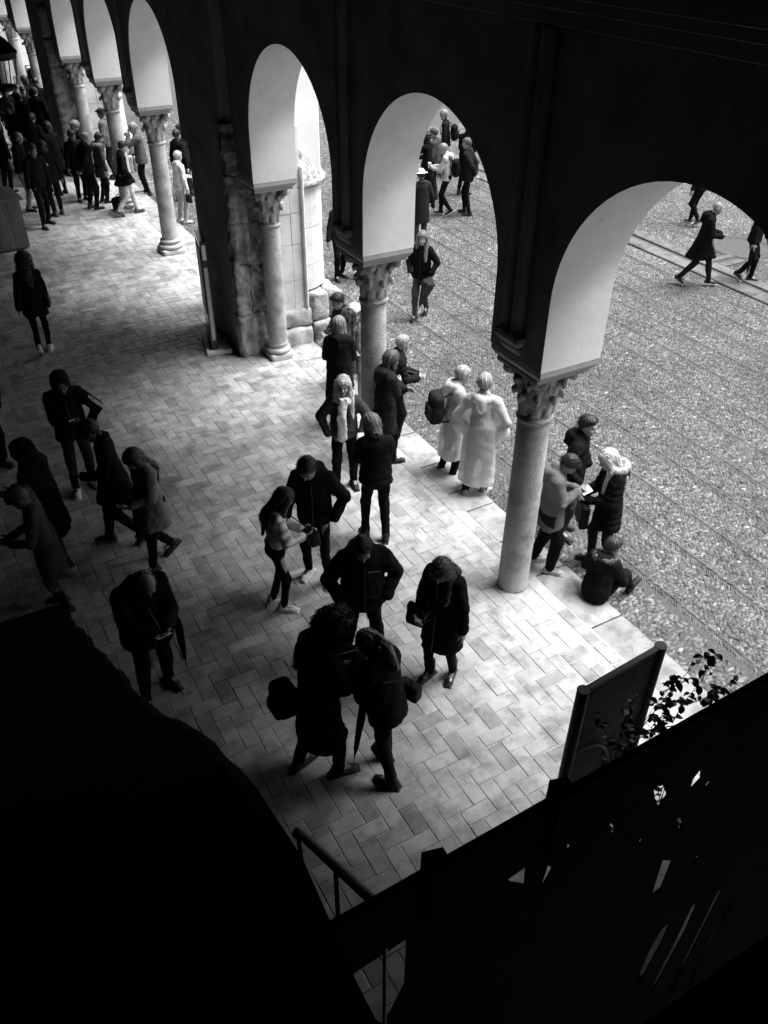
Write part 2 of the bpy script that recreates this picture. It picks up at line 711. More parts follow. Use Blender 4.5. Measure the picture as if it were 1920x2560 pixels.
o = obj('tile_field', np.vstack(VV), np.vstack(FF), M_TILE, floor, tone=np.concatenate(TT))
tag(o, kind='stuff')

# ---- kerb of long stone slabs along the colonnade
kerb = empty('kerb', (0.9, 0, 0), kind='structure')
edges = [-9.0, -7.9, -7.0, -5.9, -5.0, -4.0, -3.15, -2.1, -1.065, -0.09, 0.62, 1.335, 1.77, 2.47, 3.32, 4.25, 5.2, 6.15, 7.4, 8.6, 9.7, 10.6, 11.7, 12.6, 13.6, 14.7, 15.5, 16.6, 17.8, 19, 20.4, 21.8, 23, 24.5, 26, 28]
for i in range(len(edges) - 1):
    V, F = rough_block((0.685 + .006 - .9, edges[i] + .006, -.25), (1.125 - .9 + RNG.uniform(-.015, .012), edges[i + 1] - .006, RNG.uniform(-.003, .004)), 0.0025, 900 + i, n=0.14, rnd=.014)
    obj('slab', V, F, M_SLAB, kerb, tone=np.full(len(V), RNG.uniform(.82, 1.15)))

# ---- pebbles
PS = 7


def pebble(r):
    a, b, h = r.uniform(.9, 1.1), r.uniform(.9, 1.1), 1.0
    V = [(0, 0, h)]
    for (rad, z) in ((.62, .78), (1.0, .12)):
        for k in range(PS):
            t = 2 * math.pi * (k + .5 * (z > .5)) / PS
            q = rad * (1 + r.normal(0, .06))
            V.append((q * math.cos(t) * a, q * math.sin(t) * b, z))
    F3 = [(0, 1 + k, 1 + (k + 1) % PS) for k in range(PS)]
    F4 = [(1 + PS + k, 1 + PS + (k + 1) % PS, 1 + (k + 1) % PS) for k in range(PS)] + [(1 + PS + k, 1 + (k + 1) % PS, 1 + k) for k in range(PS)]
    return np.array(V), np.array(F3 + F4)


PV = [pebble(np.random.default_rng(300 + i)) for i in range(10)]
SPINES = [1.87, 2.63, 3.25, 3.96, 4.6, 5.27, 5.9, 6.52, 7.2, 7.85, 8.5, 9.15]
rows = []


def sow(x0, x1, y0, y1, dx, dy, la, lb):
    nx, ny = int((x1 - x0) / dx), int((y1 - y0) / dy)
    gx, gy = np.meshgrid(np.arange(nx), np.arange(ny), indexing='ij')
    X = x0 + (gx + .5 * (gy % 2) + RNG.uniform(-.26, .26, gx.shape)) * dx
    Y = y0 + (gy + RNG.uniform(-.28, .28, gx.shape)) * dy
    n = X.size
    rows.append(np.c_[X.ravel(), Y.ravel(), la * RNG.uniform(.6, 1.3, n), lb * RNG.uniform(.6, 1.25, n), RNG.normal(-.1, .45, n),
                      np.clip(RNG.normal(.95, .34, n), .4, 1.7) * np.where(RNG.random(n) < .045, 1.9, 1) * (1 + .22 * wob(np.c_[X.ravel(), Y.ravel(), 0 * X.ravel()], 1.6, 5)), RNG.uniform(.005, .016, n)])


sow(1.14, 1.80, -4, 26, .074, .052, .043, .026)
for a, b in zip(SPINES[:-1], SPINES[1:]):
    sow(a + .05, b - .03, -4, 15, .058, .040, .035, .0205)
sow(9.2, 9.66, -1, 15, .064, .045, .036, .023)
sow(1.9, 9.6, 15, 26, .085, .062, .050, .031)
sow(10.52, 15, 1, 20, .075, .055, .04, .028)
for s in SPINES:                                            # chevron ribs of thin stones on edge
    for side in (-1, 1):
        Y = np.arange(-4, 14, .031)
        n = len(Y)
        rows.append(np.c_[s + side * .031 + RNG.normal(0, .004, n), Y + RNG.normal(0, .004, n), np.full(n, .052), RNG.uniform(.011, .016, n),
                          side * -1.05 + RNG.normal(0, .12, n), RNG.uniform(.55, 1.35, n), RNG.uniform(.007, .014, n)])
P = np.vstack(rows)
vis, dep = in_view(np.c_[P[:, :2], np.full(len(P), GROUND_Z)], 1.14)
# stones that the pier, the wall base or the pit cover are left out
vis &= ~((P[:, 0] < 1.8) & (P[:, 1] > 6.75) & (P[:, 1] < 8.4))
vis &= ~(np.hypot(P[:, 0] - 11.85, P[:, 1] - 6.75) < .78)
vis &= ~((np.abs(P[:, 1] - 6.28) < .26) & (P[:, 0] > 10.5) & (P[:, 0] < 11.2))
hidden = P[:, 0] + 4.505 < 0
P, dep = P[vis], dep[vis]
order = np.argsort(dep)
PM = []
for i, (V, F) in enumerate(PV):
    for t in (.6, .85, 1.05, 1.35):
        PM.append(mesh('cobble', V * (.04, .026, .018), F, M_PEB, tone=np.full(len(V), t), smooth=True))
sel = [q for q in order if P[q, 1] > -3.2 and P[q, 0] < 2.9 and P[q, 3] > .017][:300]
ss = set(sel)
for q in sel:
    o = bpy.data.objects.new('cobble', PM[int(RNG.integers(len(PM)))])
    o.location = (P[q, 0], P[q, 1], GROUND_Z - .012)
    o.scale = (P[q, 2] / .04, P[q, 3] / .026, P[q, 6] * 1.5 / .018)
    o.rotation_euler = (0, 0, P[q, 4])
    link(o, court)
rest = np.array([q for q in order if q not in ss])
Q = P[rest]
var = RNG.integers(0, len(PV), len(Q))
VV, FF, TT, n = [], [], [], 0
for v in range(len(PV)):
    q = Q[var == v]
    V, F = PV[v]
    c, s = np.cos(q[:, 4])[:, None], np.sin(q[:, 4])[:, None]
    x, y = V[None, :, 0] * q[:, 2:3], V[None, :, 1] * q[:, 3:4]
    W = np.stack([q[:, 0:1] + c * x - s * y, q[:, 1:2] + s * x + c * y, GROUND_Z - .012 + V[None, :, 2] * q[:, 6:7] * 1.5 + 0 * x], -1)
    VV.append(W.reshape(-1, 3))
    FF.append((F[None] + (np.arange(len(q)) * len(V))[:, None, None]).reshape(-1, 3) + n)
    TT.append(np.repeat(q[:, 5], len(V)))
    n += len(q) * len(V)
tag(obj('cobble_field', np.vstack(VV), np.vstack(FF), M_PEB, court, tone=np.concatenate(TT), smooth=True), kind='stuff')

# ---- stone water channel across the court, with a side branch and a tree pit
chan = empty('water_channel', (10.1, 6, GROUND_Z), kind='structure')


def loc_box(name, parent, lo, hi, mt, bev=.01, tone=None):
    pl = np.array(parent.location)
    V, F = bevel_box(np.array(lo) - pl, np.array(hi) - pl, bev)
    return obj(name, V, F, mt, parent, tone=None if tone is None else np.full(len(V), tone))


for x0, x1 in ((9.68, 10.04), (10.2, 10.5)):
    y = 1.0
    while y < 16:
        L = random.uniform(.8, 1.3)
        if x0 > 10.1 and y < 6.3 < y + L:
            y = 6.28
        loc_box('channel_stone', chan, (x0, y + .004, -.3), (x1, y + L - .004, GROUND_Z + .025 + random.uniform(-.004, .004)), M_SLAB, .012, random.uniform(.38, .52))
        y += L
for y0, y1 in ((6.04, 6.2), (6.36, 6.52)):
    loc_box('channel_stone', chan, (10.52, y0, -.3), (11.15, y1, GROUND_Z + .02), M_SLAB, .012, .38)
loc_box('channel_bed', chan, (10.045, 1, -.4), (10.195, 16, -.2), M_SOIL, .002)
pit = empty('tree_pit', (11.85, 6.75, GROUND_Z), label='round stone lined tree pit sunk in the cobbled court', cat='tree pit')
V, F = lathe([(.56, -.25), (.56, -.03), (.58, .0), (.72, .012), (.78, .0), (.78, -.1)], 40)
obj('rim', V, F, M_SOIL, pit, smooth=True)
V, F = lathe([(.02, -.12), (.558, -.12)], 24)
obj('soil', V, F[:24], M_SOIL, pit)

# ---- arcade: columns
# capital carved as one solid: bell, two tiers of curling leaves, corner volutes
S = SDF()
S.cap((0, 0, 0.0), (0, 0, .47), .150, .20, k=.03)
for t, (z0, n0, ph, h, out) in enumerate(((.02, 8, 0, .17, .055), (.14, 8, .5, .19, .075))):
    for k in range(n0):
        a = 2 * math.pi * (k + ph) / n0
        d = np.array([math.cos(a), math.sin(a), 0])
        tgt = np.array([-d[1], d[0], 0])
        r0 = .152 + .06 * z0
        S.cap(d * r0 + (0, 0, z0), d * (r0 + .018) + (0, 0, z0 + h), .05, .042, k=.012, flat=(d, .55))
        S.cap(d * (r0 + .02) + (0, 0, z0 + h), d * (r0 + .045 + out * .5) + (0, 0, z0 + h + .012), .034, .03, k=.014)
        S.cap(d * (r0 + .05 + out * .5) + (0, 0, z0 + h + .008), d * (r0 + .055 + out * .5) + (0, 0, z0 + h - .03), .026, .016, k=.012)
for k in range(4):
    a = math.pi / 4 + math.pi / 2 * k
    d = np.array([math.cos(a), math.sin(a), 0])
    S.cap(d * .17 + (0, 0, .27), d * .27 + (0, 0, .44), .045, .05, k=.03)
    S.cap(d * .30 + (-d[1] * .03, d[0] * .03, .415), d * .30 + (d[1] * .03, -d[0] * .03, .415), .062, k=.02)
    b = math.pi / 2 * k
    e = np.array([math.cos(b), math.sin(b), 0])
    S.ell(e * .205 + (0, 0, .43), (.05, .05, .045), k=.02)
S.clip((0, 0, -1), (0, 0, 0.0))
S.clip((0, 0, 1), (0, 0, .475))
V, F = S.mesh(.0125, noise=.0035, nf=50, seed=4)
V = V * (1, 1, 1.1)
ME_CAP = mesh('capital', V, F, M_MARBLE, smooth=True)
prof = [(.176, 0), (.176, .02), (.172, .05)] + [(.172 - .006 * t, .05 + t * 2.12) for t in (.2, .4, .6, .8, 1)] + [(.164, 2.19), (.18, 2.2), (.187, 2.215), (.18, 2.235), (.168, 2.245), (.168, 2.26), (.155, 2.275)]
V, F = lathe(prof, 40)
V = V + np.c_[V[:, :2] / np.maximum(np.hypot(V[:, 0], V[:, 1]), .01)[:, None] * (.0035 * wob(V, 9, 3))[:, None], np.zeros(len(V))]
ME_SHAFT = mesh('shaft', V, F, M_MARBLE, smooth=True)
mb = MB()
mb.add(*lathe([(.20, .10), (.235, .105), (.262, .125), (.268, .15), (.258, .178), (.225, .19), (.2, .198), (.2, .225), (.218, .235), (.224, .255), (.214, .275), (.18, .285), (.165, .30)], 40))
ME_TORUS = mesh('base', np.vstack(mb.V), mb.F, M_MARBLE, smooth=True)
V, F = rough_block((-.26, -.26, -.1), (.26, .26, .105), .006, 77, .05, .045)
ME_PLINTH = mesh('plinth', V, F, M_MARBLE, smooth=True)
V, F = bevel_box((-.36, -.385, 0), (.36, .385, .045), .006)
ME_ABA = mesh('abacus', V, F, M_IMPOST)


def column(x, y, label, based=True, group='marble columns of the arcade', slim=False):
    c = empty('marble_column', (x, y, 0), RNG.uniform(-.08, .08), label, 'column', group)
    for nm, me, z in [('shaft', ME_SHAFT, 0), ('capital', ME_CAP, 2.27)] + ([('base', ME_TORUS, 0), ('plinth', ME_PLINTH, 0)] if based else []):
        o = bpy.data.objects.new(nm, me)
        o.location = (0, 0, z)
        if slim:
            k_ = .76 if nm in ('base', 'plinth') else .93
            o.scale = (k_, k_, 1)
        link(o, c)
    return c


XC = 0.385
PER = 12.33
SP = 3.302
LBL = {
    (0, -1): None,
    (0, 0): 'nearest marble column without base beside the leaflet reader and kerb',
    (0, 1): 'marble column in the middle behind the person with white scarf',
    (0, 2): 'worn marble column attached to the rough stone pier',
    (1, -1): None,
    (1, 0): 'marble column with square worn base standing alone beyond the pier',
    (1, 1): 'marble column behind the person in flat cap in the far arcade',
    (1, 2): 'marble column leaning on the dark far pier',
}
for g in (-1, 0, 1, 2):
    for k in (-1, 0, 1, 2):
        if g == -1 and k < 1:
            continue
        y = g * PER + k * SP - .06
        lab = LBL.get((g, k)) or ('marble column at the far end of the arcade beyond the lantern' if g == 2 else
                                  'marble column hidden behind the stone pier' if (g, k) == (1, -1) else 'marble column beyond the right edge of the picture')
        column(XC, y, lab, based=(g > 0 or k == 2), slim=(k == 2))

# ---- arcade walls: one wall of three arches between each pair of piers
ZI, ZT, WT, AR, ZC = 2.955, 7.25, 0.686, 1.27, 3.6


def arch_wall(g):
    y0 = g * PER
    lo_y, hi_y = y0 - SP - .62, y0 + 2 * SP + .32
    pts = []                                                # bottom outline, increasing y
    pts.append((lo_y, ZI, 0))
    for k in (-1, 0, 1):
        yc = y0 + k * SP + .265 + AR
        pts.append((yc - AR, ZI, 1))
        for t in np.linspace(0, math.pi, 33):
            zz = ZC + AR * math.sin(t)
            pts.append((yc - AR * math.cos(t), zz, 2))
        pts.append((yc + AR, ZI, 1))
    pts.append((hi_y, ZI, 0))
    n = len(pts)
    W = empty('arcade_wall', (0, y0 + SP / 2, 0), 0,
              {0: 'wide dark plaster wall with three white arches nearest the viewer', 1: 'dark plaster wall of three arches beyond the stone pier',
               2: 'farthest arcade wall of arches behind the hanging lantern', -1: 'arcade wall continuing beyond the right edge of the picture'}[g], 'wall', 'arcade walls')
    off = np.array([0, y0 + SP / 2, 0])
    ch = .012                                              # softened arris
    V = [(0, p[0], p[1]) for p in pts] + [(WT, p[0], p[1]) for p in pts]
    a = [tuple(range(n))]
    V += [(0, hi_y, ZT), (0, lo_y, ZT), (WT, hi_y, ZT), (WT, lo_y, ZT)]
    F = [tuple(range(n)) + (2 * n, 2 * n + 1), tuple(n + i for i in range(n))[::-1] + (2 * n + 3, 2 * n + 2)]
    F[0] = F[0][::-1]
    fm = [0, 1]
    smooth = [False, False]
    for i in range(n - 1):
        F.append((i, i + 1, n + i + 1, n + i))
        fm.append(1)
        smooth.append(pts[i][2] > 0 and pts[i + 1][2] > 0)
    F += [(2 * n + 1, 2 * n, 2 * n + 2, 2 * n + 3), (0, n, 2 * n + 3, 2 * n + 1), (n - 1, 2 * n, 2 * n + 2, 2 * n - 1)]
    fm += [1, 0, 0]
    smooth += [False] * 3
    import bmesh
    bm = bmesh.new()
    bv = [bm.verts.new(np.array(v) - off) for v in V]
    for f, mi, s in zip(F, fm, smooth):
        q = bm.faces.new([bv[i] for i in f])
        q.material_index = mi
        q.smooth = s
    bmesh.ops.recalc_face_normals(bm, faces=bm.faces)
    for e in bm.edges:
        if len(e.link_faces) == 2 and e.link_faces[0].normal.angle(e.link_faces[1].normal, 0) > .6:
            e.smooth = False
    bmesh.ops.triangulate(bm, faces=[f for f in bm.faces if len(f.verts) > 4])
    me = bpy.data.meshes.new('plaster')
    bm.to_mesh(me)
    bm.free()
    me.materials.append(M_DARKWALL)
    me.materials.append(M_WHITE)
    link(bpy.data.objects.new('plaster', me), W)
    for k in (-1, 0, 1, 2):
        yb = y0 + k * SP - .12
        # impost: splayed block under the plaster, then abacus slab
        mb_ = MB()
        z0, z1 = 2.845, ZI - .003
        t, b_ = .375, .335
        xs0, xs1 = .006, WT - .006
        Vv = [(xs0 + .03, -b_, z0), (xs1 - .03, -b_, z0), (xs1 - .03, b_, z0), (xs0 + .03, b_, z0), (xs0, -t, z0 + .055), (xs1, -t, z0 + .055), (xs1, t, z0 + .055), (xs0, t, z0 + .055), (xs0, -t, z1), (xs1, -t, z1), (xs1, t, z1), (xs0, t, z1)]
        Ff = [(3, 2, 1, 0), (8, 9, 10, 11)] + [(b + i, b + (i + 1) % 4, b + 4 + (i + 1) % 4, b + 4 + i) for b in (0, 4) for i in range(4)]
        mb_.add(Vv, Ff)
        mb_.obj('impost', M_IMPOST, W, loc=(0, yb - off[1], 0))
        o = bpy.data.objects.new('abacus', ME_ABA)
        o.location = (WT / 2, yb - off[1], 2.796)
        o.scale = (.86, .8, 1)
        link(o, W)
        if k in (0, 1):                                    # corbel and twin shafts on the inner face
            mb_ = MB()
            Vv, Ff = [], []
            sec = [(-.0, .10, 2.99), (-.03, .125, 3.02), (-.055, .135, 3.06), (-.06, .13, 3.09), (-.08, .155, 3.12), (-.095, .17, 3.15), (-.095, .17, 3.19), (-.07, .145, 3.21)]
            for (x, hw, z) in sec:
                Vv += [(.05, -hw, z), (x, -hw, z), (x, hw, z), (.05, hw, z)]
            for i in range(len(sec) - 1):
                for q in range(4):
                    Ff.append((4 * i + q, 4 * i + (q + 1) % 4, 4 * i + 4 + (q + 1) % 4, 4 * i + 4 + q))
            Ff += [(0, 1, 2, 3), tuple(4 * (len(sec) - 1) + q for q in (3, 2, 1, 0))]
            mb_.add(Vv, Ff)
            mb_.obj('corbel', M_DARKWALL, W, loc=(0, yb + .05 - off[1], 0))
            for dy in (-.066, .066):
                mb_ = MB()
                mb_.tube([(-.025, dy, 3.19), (-.025, dy, 3.22), (-.025, dy, 3.25), (-.025, dy, 5.6)], [.078, .078, .064, .064], 14)
                mb_.obj('wall_shaft', M_DARKWALL, W, smooth=False, loc=(0, yb + .05 - off[1], 0))
    for (z0, z1, dx) in ((5.62, 5.72, .10), (5.725, 5.80, .17), (5.805, 5.95, .24)):
        V_, F_ = bevel_box((-dx, lo_y + .02 - off[1], z0), (.01, hi_y - .02 - off[1], z1), .003)
        obj('cornice', V_, F_, M_DARKWALL, W)
    return W


for g in (-1, 0, 1, 2):
    arch_wall(g)

# ---- piers with their courtyard buttresses
def pier(g, detail):
    y0 = g * PER
    p = empty('stone_pier', (0.4, y0 + 7.6, 0), 0,
              {0: 'massive rough stone pier with rounded buttress in the middle', 1: 'dark far pier left of the far arcade columns', -1: 'pier beyond the right edge of the picture', 2: 'last pier at the far end of the arcade'}[g], 'pier', 'piers of the arcade')
    off = np.array(p.location)
    ya, yb = y0 + 6.70, y0 + 8.42

    def add(name, lo, hi, amp, mt, seed, n=.08, rnd=.02, flute=0.0):
        V, F = rough_block(np.array(lo) - off, np.array(hi) - off, amp, seed, n, rnd)
        if flute:
            W_ = V + off
            br = np.clip(.65 + wob(W_ * (1.5, 1, 1), 3.2, 91) * .8, 0, 1)
            k_ = np.clip((ya + .12 - W_[:, 1]) / .1, 0, 1)
            V[:, 1] += k_ * br * (flute * np.abs(np.cos((W_[:, 0] + .03) * math.pi / .17)) ** 2 + .05 * (W_[:, 0] > .12))
        return obj(name, V, F, mt, p, smooth=name != 'ashlar')
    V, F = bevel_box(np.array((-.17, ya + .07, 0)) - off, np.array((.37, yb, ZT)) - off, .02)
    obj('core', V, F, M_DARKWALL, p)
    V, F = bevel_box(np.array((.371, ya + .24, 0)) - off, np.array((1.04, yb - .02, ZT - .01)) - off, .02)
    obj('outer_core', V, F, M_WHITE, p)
    # rough courses on the end that faces the viewer
    r = np.random.default_rng(40 + g)
    z = -.02
    i = 0
    while z < 3.3:
        h = r.uniform(.5, .85)
        xs = [-.19, r.uniform(.05, .12), .36] if i % 3 == 1 else [-.19, .36]
        for a, b in zip(xs[:-1], xs[1:]):
            d = r.uniform(-.035, .025)
            add('stone', (a + .002, ya + d * .5, z + .002), (b - .002, ya + .2, z + h - .002), .02 if detail else .012, M_ROUGH, 1000 + 37 * g + i, .028 if detail else .1, .012, .055)
            i += 1
        z += h
    # smooth ashlar panel between column and buttress
    z, i = .60, 0
    for h in (.52, .60, .50, .62, .66):
        xs = [.40, .72, 1.05] if i % 2 else [.40, .86, 1.05]
        for a, b in zip(xs[:-1], xs[1:]):
            add('ashlar', (a + .002, ya + .13 + r.uniform(-.004, .004), z + .002), (b - .002, ya + .5, z + h - .002), .0015, M_PALE, 2000 + i, .3, .005)
            i += 1
        z += h
    V, F = bevel_box(np.array((1.045, ya + .07, .62)) - off, np.array((1.095, ya + .3, 2.93)) - off, .018)
    obj('moulding', V, F, M_PALE, p)
    # rounded buttress in drums
    z = .86
    for i, h in enumerate((.42, .62, .64)):
        V, F = lathe([(.60, z + .003), (.606, z + .012), (.606, z + h - .012), (.60, z + h - .003)], 36)
        V = V * (1, 1.05, 1) + (1.08 - off[0], y0 + 7.56 - off[1], 0)
        V += np.c_[wob(V, 5, 60 + i) * .006, wob(V, 6, 70 + i) * .006, 0 * V[:, 0]]
        obj('drum', V, F, M_PALE, p, smooth=False)
        z += h
    V, F = lathe([(.60, 2.545), (.66, 2.555), (.685, 2.58), (.69, 2.62), (.66, 2.66), (.58, 2.80), (.48, 2.96), (.40, 3.12), (.36, 3.2)], 30)
    V = V * (1, 1.05, 1) + (1.08 - off[0], y0 + 7.56 - off[1], 0)
    V += np.c_[wob(V, 16, 80) * .012, wob(V, 16, 81) * .012, wob(V, 18, 82) * .012]
    obj('cap', V, F, M_LICHEN, p, smooth=True)
    V, F = bevel_box(np.array((.86, ya + .42, 2.7)) - off, np.array((1.56, yb - .3, 6.9)) - off, .02)
    obj('upper_buttress', V, F, M_WHITE, p)
    # battered base stones
    base = [((.42, ya + .02, -.12), (1.14, ya + .6, .30)), ((.40, ya + .09, .31), (1.16, ya + .6, .62)),
            ((1.15, ya - .0, -.12), (1.52, ya + .7, .36)), ((1.53, ya + .04, -.12), (1.82, yb - .1, .34)),
            ((1.15, ya + .06, .37), (1.47, ya + .7, .84)), ((1.48, ya + .12, .36), (1.76, yb - .14, .80))]
    for i, (lo, hi) in enumerate(base):
        add('base_stone', lo, hi, .016, M_ROUGH if i > 1 else M_STONE, 3000 + i, .06, .05)
    return p


for g in (-1, 0, 1, 2):
    pier(g, g == 0)

# ---- the rest of the gallery: back wall, ends, ceiling
gal = tag(empty('gallery_building', (-8, 12, 0)), 'dark gallery walls and ceiling enclosing the arcade walk', 'building')
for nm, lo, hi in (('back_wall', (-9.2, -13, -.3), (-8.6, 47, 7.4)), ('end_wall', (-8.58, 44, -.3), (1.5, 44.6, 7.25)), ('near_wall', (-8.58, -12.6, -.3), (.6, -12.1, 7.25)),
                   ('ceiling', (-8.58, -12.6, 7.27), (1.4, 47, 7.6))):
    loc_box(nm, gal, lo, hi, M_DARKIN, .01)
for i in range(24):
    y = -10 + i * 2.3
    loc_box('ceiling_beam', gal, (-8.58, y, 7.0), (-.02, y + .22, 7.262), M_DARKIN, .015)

# ================================================================== PEOPLE
def rotx(a):
    c, s = math.cos(a), math.sin(a)
    return np.array([[1, 0, 0], [0, c, -s], [0, s, c]])


def rotz(a):
    c, s = math.cos(a), math.sin(a)
    return np.array([[c, -s, 0], [s, c, 0], [0, 0, 1]])


def roty(a):
    c, s = math.cos(a), math.sin(a)
    return np.array([[c, 0, s], [0, 1, 0], [-s, 0, c]])


def ik(a, t, l1, l2, hint):
    a, t = np.asarray(a, float), np.asarray(t, float)
    d = t - a
    L = np.linalg.norm(d)
    L2 = min(max(L, abs(l1 - l2) + .02), (l1 + l2) * .995)
    u = d / (L + 1e-9)
    t = a + u * L2
    x = (l1 * l1 - l2 * l2 + L2 * L2) / (2 * L2)
    h = math.sqrt(max(l1 * l1 - x * x, 0))
    hv = np.asarray(hint, float)
    hv = hv - (hv @ u) * u
    hv = hv / (np.linalg.norm(hv) + 1e-9)
    return a + u * x + hv * h, t


ARMS = {
    'down': ((.27, .05, .80), (.5, -1, 0)),
    'pocket': ((.215, .125, .95), (1, -.75, .1)),
    'front': ((.07, .30, 1.08), (.7, -1, -.3)),
    'hold': ((.06, .33, 1.16), (.7, -1, -.4)),
    'cross': ((-.10, .25, 1.17), (.8, -.5, -.5)),
    'back': ((.02, -.19, .93), (1, -.4, .2)),
    'face': ((.05, .19, 1.46), (.7, -.2, -1)),
    'fwd': ((.22, .22, .86), (.4, -1, 0)),
    'bwd': ((.25, -.20, .84), (.4, -1, 0)),
    'lap': ((.06, .28, .42), (.8, -.6, -.2)),
    'wide': ((.34, .10, .86), (.6, -1, 0)),
}
TIER = {0: (.0145, .0078, .0072), 1: (.02, .011, .011), 2: (.028, .015, .015)}
LOG = []


def person(x, y, phi, label, h=1.7, sex='m', tier=0, legs='stand', spread=.10, stag=.03, stride=.3, lean=4, twist=0,
           L='down', Rr='down', hy=0, hp=12, roll=0, top='jacket', topc=.02, topq=None, hem=None, trc=.018, shc=.015, sole=None, shoe='shoe',
           hair='short', hc=.02, sk=.34, hood=None, fur=None, bulk=1.0, collar=True, glasses=False, scarf=None, z0=GROUND_Z, hat=None,
           build=1.0, legw=1.0, pose=None, group='people waiting in the arcade', seed=None, nob=.004, cuff=None, panel=None, skirt=None, mt_top=None, gather=0.0, cape=None):
    vb, vh, vhand = TIER[tier]
    seed = seed if seed is not None else int(abs(x * 131 + y * 977)) % 9973
    rg = np.random.default_rng(seed)
    if pose is None:
        twist += rg.uniform(-9, 9)
        roll += rg.uniform(-6, 6)
        hy += rg.uniform(-8, 8)
    az = math.atan2(x - CAM[0], y - CAM[1])
    root = empty('person', (x, y, z0), -(az + R(phi)), label, 'person', group)
    sc = h / 1.72
    root.scale = (sc, sc, sc)
    f = sex == 'f'
    shw = (.146 if f else .160) * build
    HIPZ = .915
    base = np.array([0, 0, HIPZ])
    if pose == 'sit':
        HIPZ = .14
        base = np.array([0, 0, HIPZ])
    elif pose == 'lean':
        base = np.array([0, -.0, HIPZ - .02])
    Rl = rotx(-R(lean)) @ rotz(R(twist))

    def U(p):
        p = np.asarray(p, float) - (0, 0, .915)
        return base + Rl @ p
    # ---- legs
    hipj = {s: base + (s * .085, 0, 0.0) for s in (-1, 1)}
    ank, toe, knee, fpitch = {}, {}, {}, {}
    for s in (-1, 1):
        fx, fy = s * spread, 0.0
        fp = 0.0
        td = np.array([s * .22, 1, 0.0])
        if legs == 'stand':
            fy = s * stag
        elif legs == 'walk':
            fy = s * stride
            td = np.array([s * .08, 1, 0])
            fx = s * .07
            if s < 0:
                fp = -32
        elif legs == 'walk2':
            fy = -s * stride
            td = np.array([s * .08, 1, 0])
            fx = s * .07
            if s > 0:
                fp = -32
        a = np.array([fx, fy - .03, .085])
        if fp:
            a = np.array([fx, fy - .0, .16])
        if pose == 'sit':
            a = np.array([s * .09 + .16, .42 + .05 * s, .06])
        elif pose == 'lean':
            a = np.array([fx, fy + .14, .085])
        kn, a = ik(hipj[s], a, .425, .42, (s * .12, 1, 0.15))
        if pose == 'sit':
            kn = np.array([s * .13 + .1, .30, .36])
        ank[s], knee[s], fpitch[s] = a, kn, fp
        toe[s] = nrm(td)
    # ---- arms
    shj, elb, wri = {}, {}, {}
    for s, ap in ((-1, L), (1, Rr)):
        shj[s] = U((s * shw, -.005, 1.378))
        t, hint = ARMS[ap] if isinstance(ap, str) else ap
        t = np.array(t, float) * (s, 1, 1)
        hint = np.array(hint, float) * (s, 1, 1)
        t = U(t) if t[2] > .75 else t
        elb[s], wri[s] = ik(shj[s], t, .285, .255, Rl @ hint)
    neck = U((0, .0, 1.455))
    Rh = Rl @ rotz(-R(hy) ) @ rotx(-R(hp - lean * .6)) @ roty(R(roll))
    HC = neck + Rh @ np.array([0, .022, .145])

    def H(p):
        return HC + Rh @ np.asarray(p, float)
    # ---- body: trunk and limbs, then head with face, then hands; one mesh
    B = SDF()
    fl = (Rl @ np.array([0, 1, 0]), .68)
    B.cap(U((0, 0, .95)), U((0, 0, 1.08)), .125 * build, .115 * build, .04, fl)
    B.cap(U((0, 0, 1.15)), U((0, 0, 1.30)), .135 * build, .14 * build, .05, fl)
    B.cap(U((-shw * .8, -.005, 1.375)), U((shw * .8, -.005, 1.375)), .055, k=.04)
    for s in (-1, 1):
        B.cap(hipj[s], knee[s], .064, .044, .03)
        B.cap(knee[s], ank[s], .044, .028, .02)
        B.cap(ank[s], ank[s] + toe[s] * .1 + (0, 0, -.04), .032, .026, .02)
        B.cap(shj[s], elb[s], .048, .036, .02)
        B.cap(elb[s], wri[s], .036, .024, .015)
    B.cap(U((0, -.01, 1.40)), neck + (0, 0, .05), .062, .054, .03)
    Vs, Fs, Ts = [], [], []

    def put(V, F, T=None):
        n = sum(len(q) for q in Vs)
        Vs.append(V)
        Fs.append(F + n)
        Ts.append(np.ones(len(V)) if T is None else T)
    put(*B.mesh(max(vb, .019)))
    Hd = SDF()
    Hd.cap(neck - (0, 0, .06), H((0, -.012, -.05)), .056, .05, .02)
    Hd.ell(H((0, -.012, .025)), (.073, .094, .088), Rh, .03)
    Hd.ell(H((0, .030, -.035)), (.057, .060, .084), Rh, .03)
    Hd.ell(H((0, .058, -.096)), (.028, .026, .022), Rh, .025)
    Hd.cap(H((-.036, .080, .016)), H((.036, .080, .016)), .013, k=.015)
    for s in (-1, 1):
        Hd.ell(H((s * .036, .060, -.038)), (.024, .026, .022), Rh, .02)
        Hd.cut_ell(H((s * .030, .101, -.006)), (.017, .016, .012), Rh, .012)
        Hd.ell(H((s * .077, -.004, -.012)), (.011, .021, .032), Rh, .008)
    Hd.cap(H((0, .086, .002)), H((0, .107, -.034)), .009, .0145, .01)
    Hd.cap(H((-.018, .086, -.066)), H((.018, .086, -.066)), .0085, k=.008)
    V, F = Hd.mesh(vh)
    q = (V - HC) @ Rh
    T = np.ones(len(V))

    def spot(c, r, val):
        d = np.sqrt((((q - np.array(c)) / np.array(r)) ** 2).sum(1))
        T[:] = np.minimum(T, 1 - (1 - val) * np.clip(1.6 - d, 0, 1))
    for s in (-1, 1):
        spot((s * .030, .088, -.006), (.015, .02, .0075), .18)
        spot((s * .031, .088, .017), (.02, .02, .005), .35)
    spot((0, .094, -.067), (.022, .02, .006), .55)
    spot((0, .10, -.048), (.009, .02, .004), .5)
    put(V, F, T)
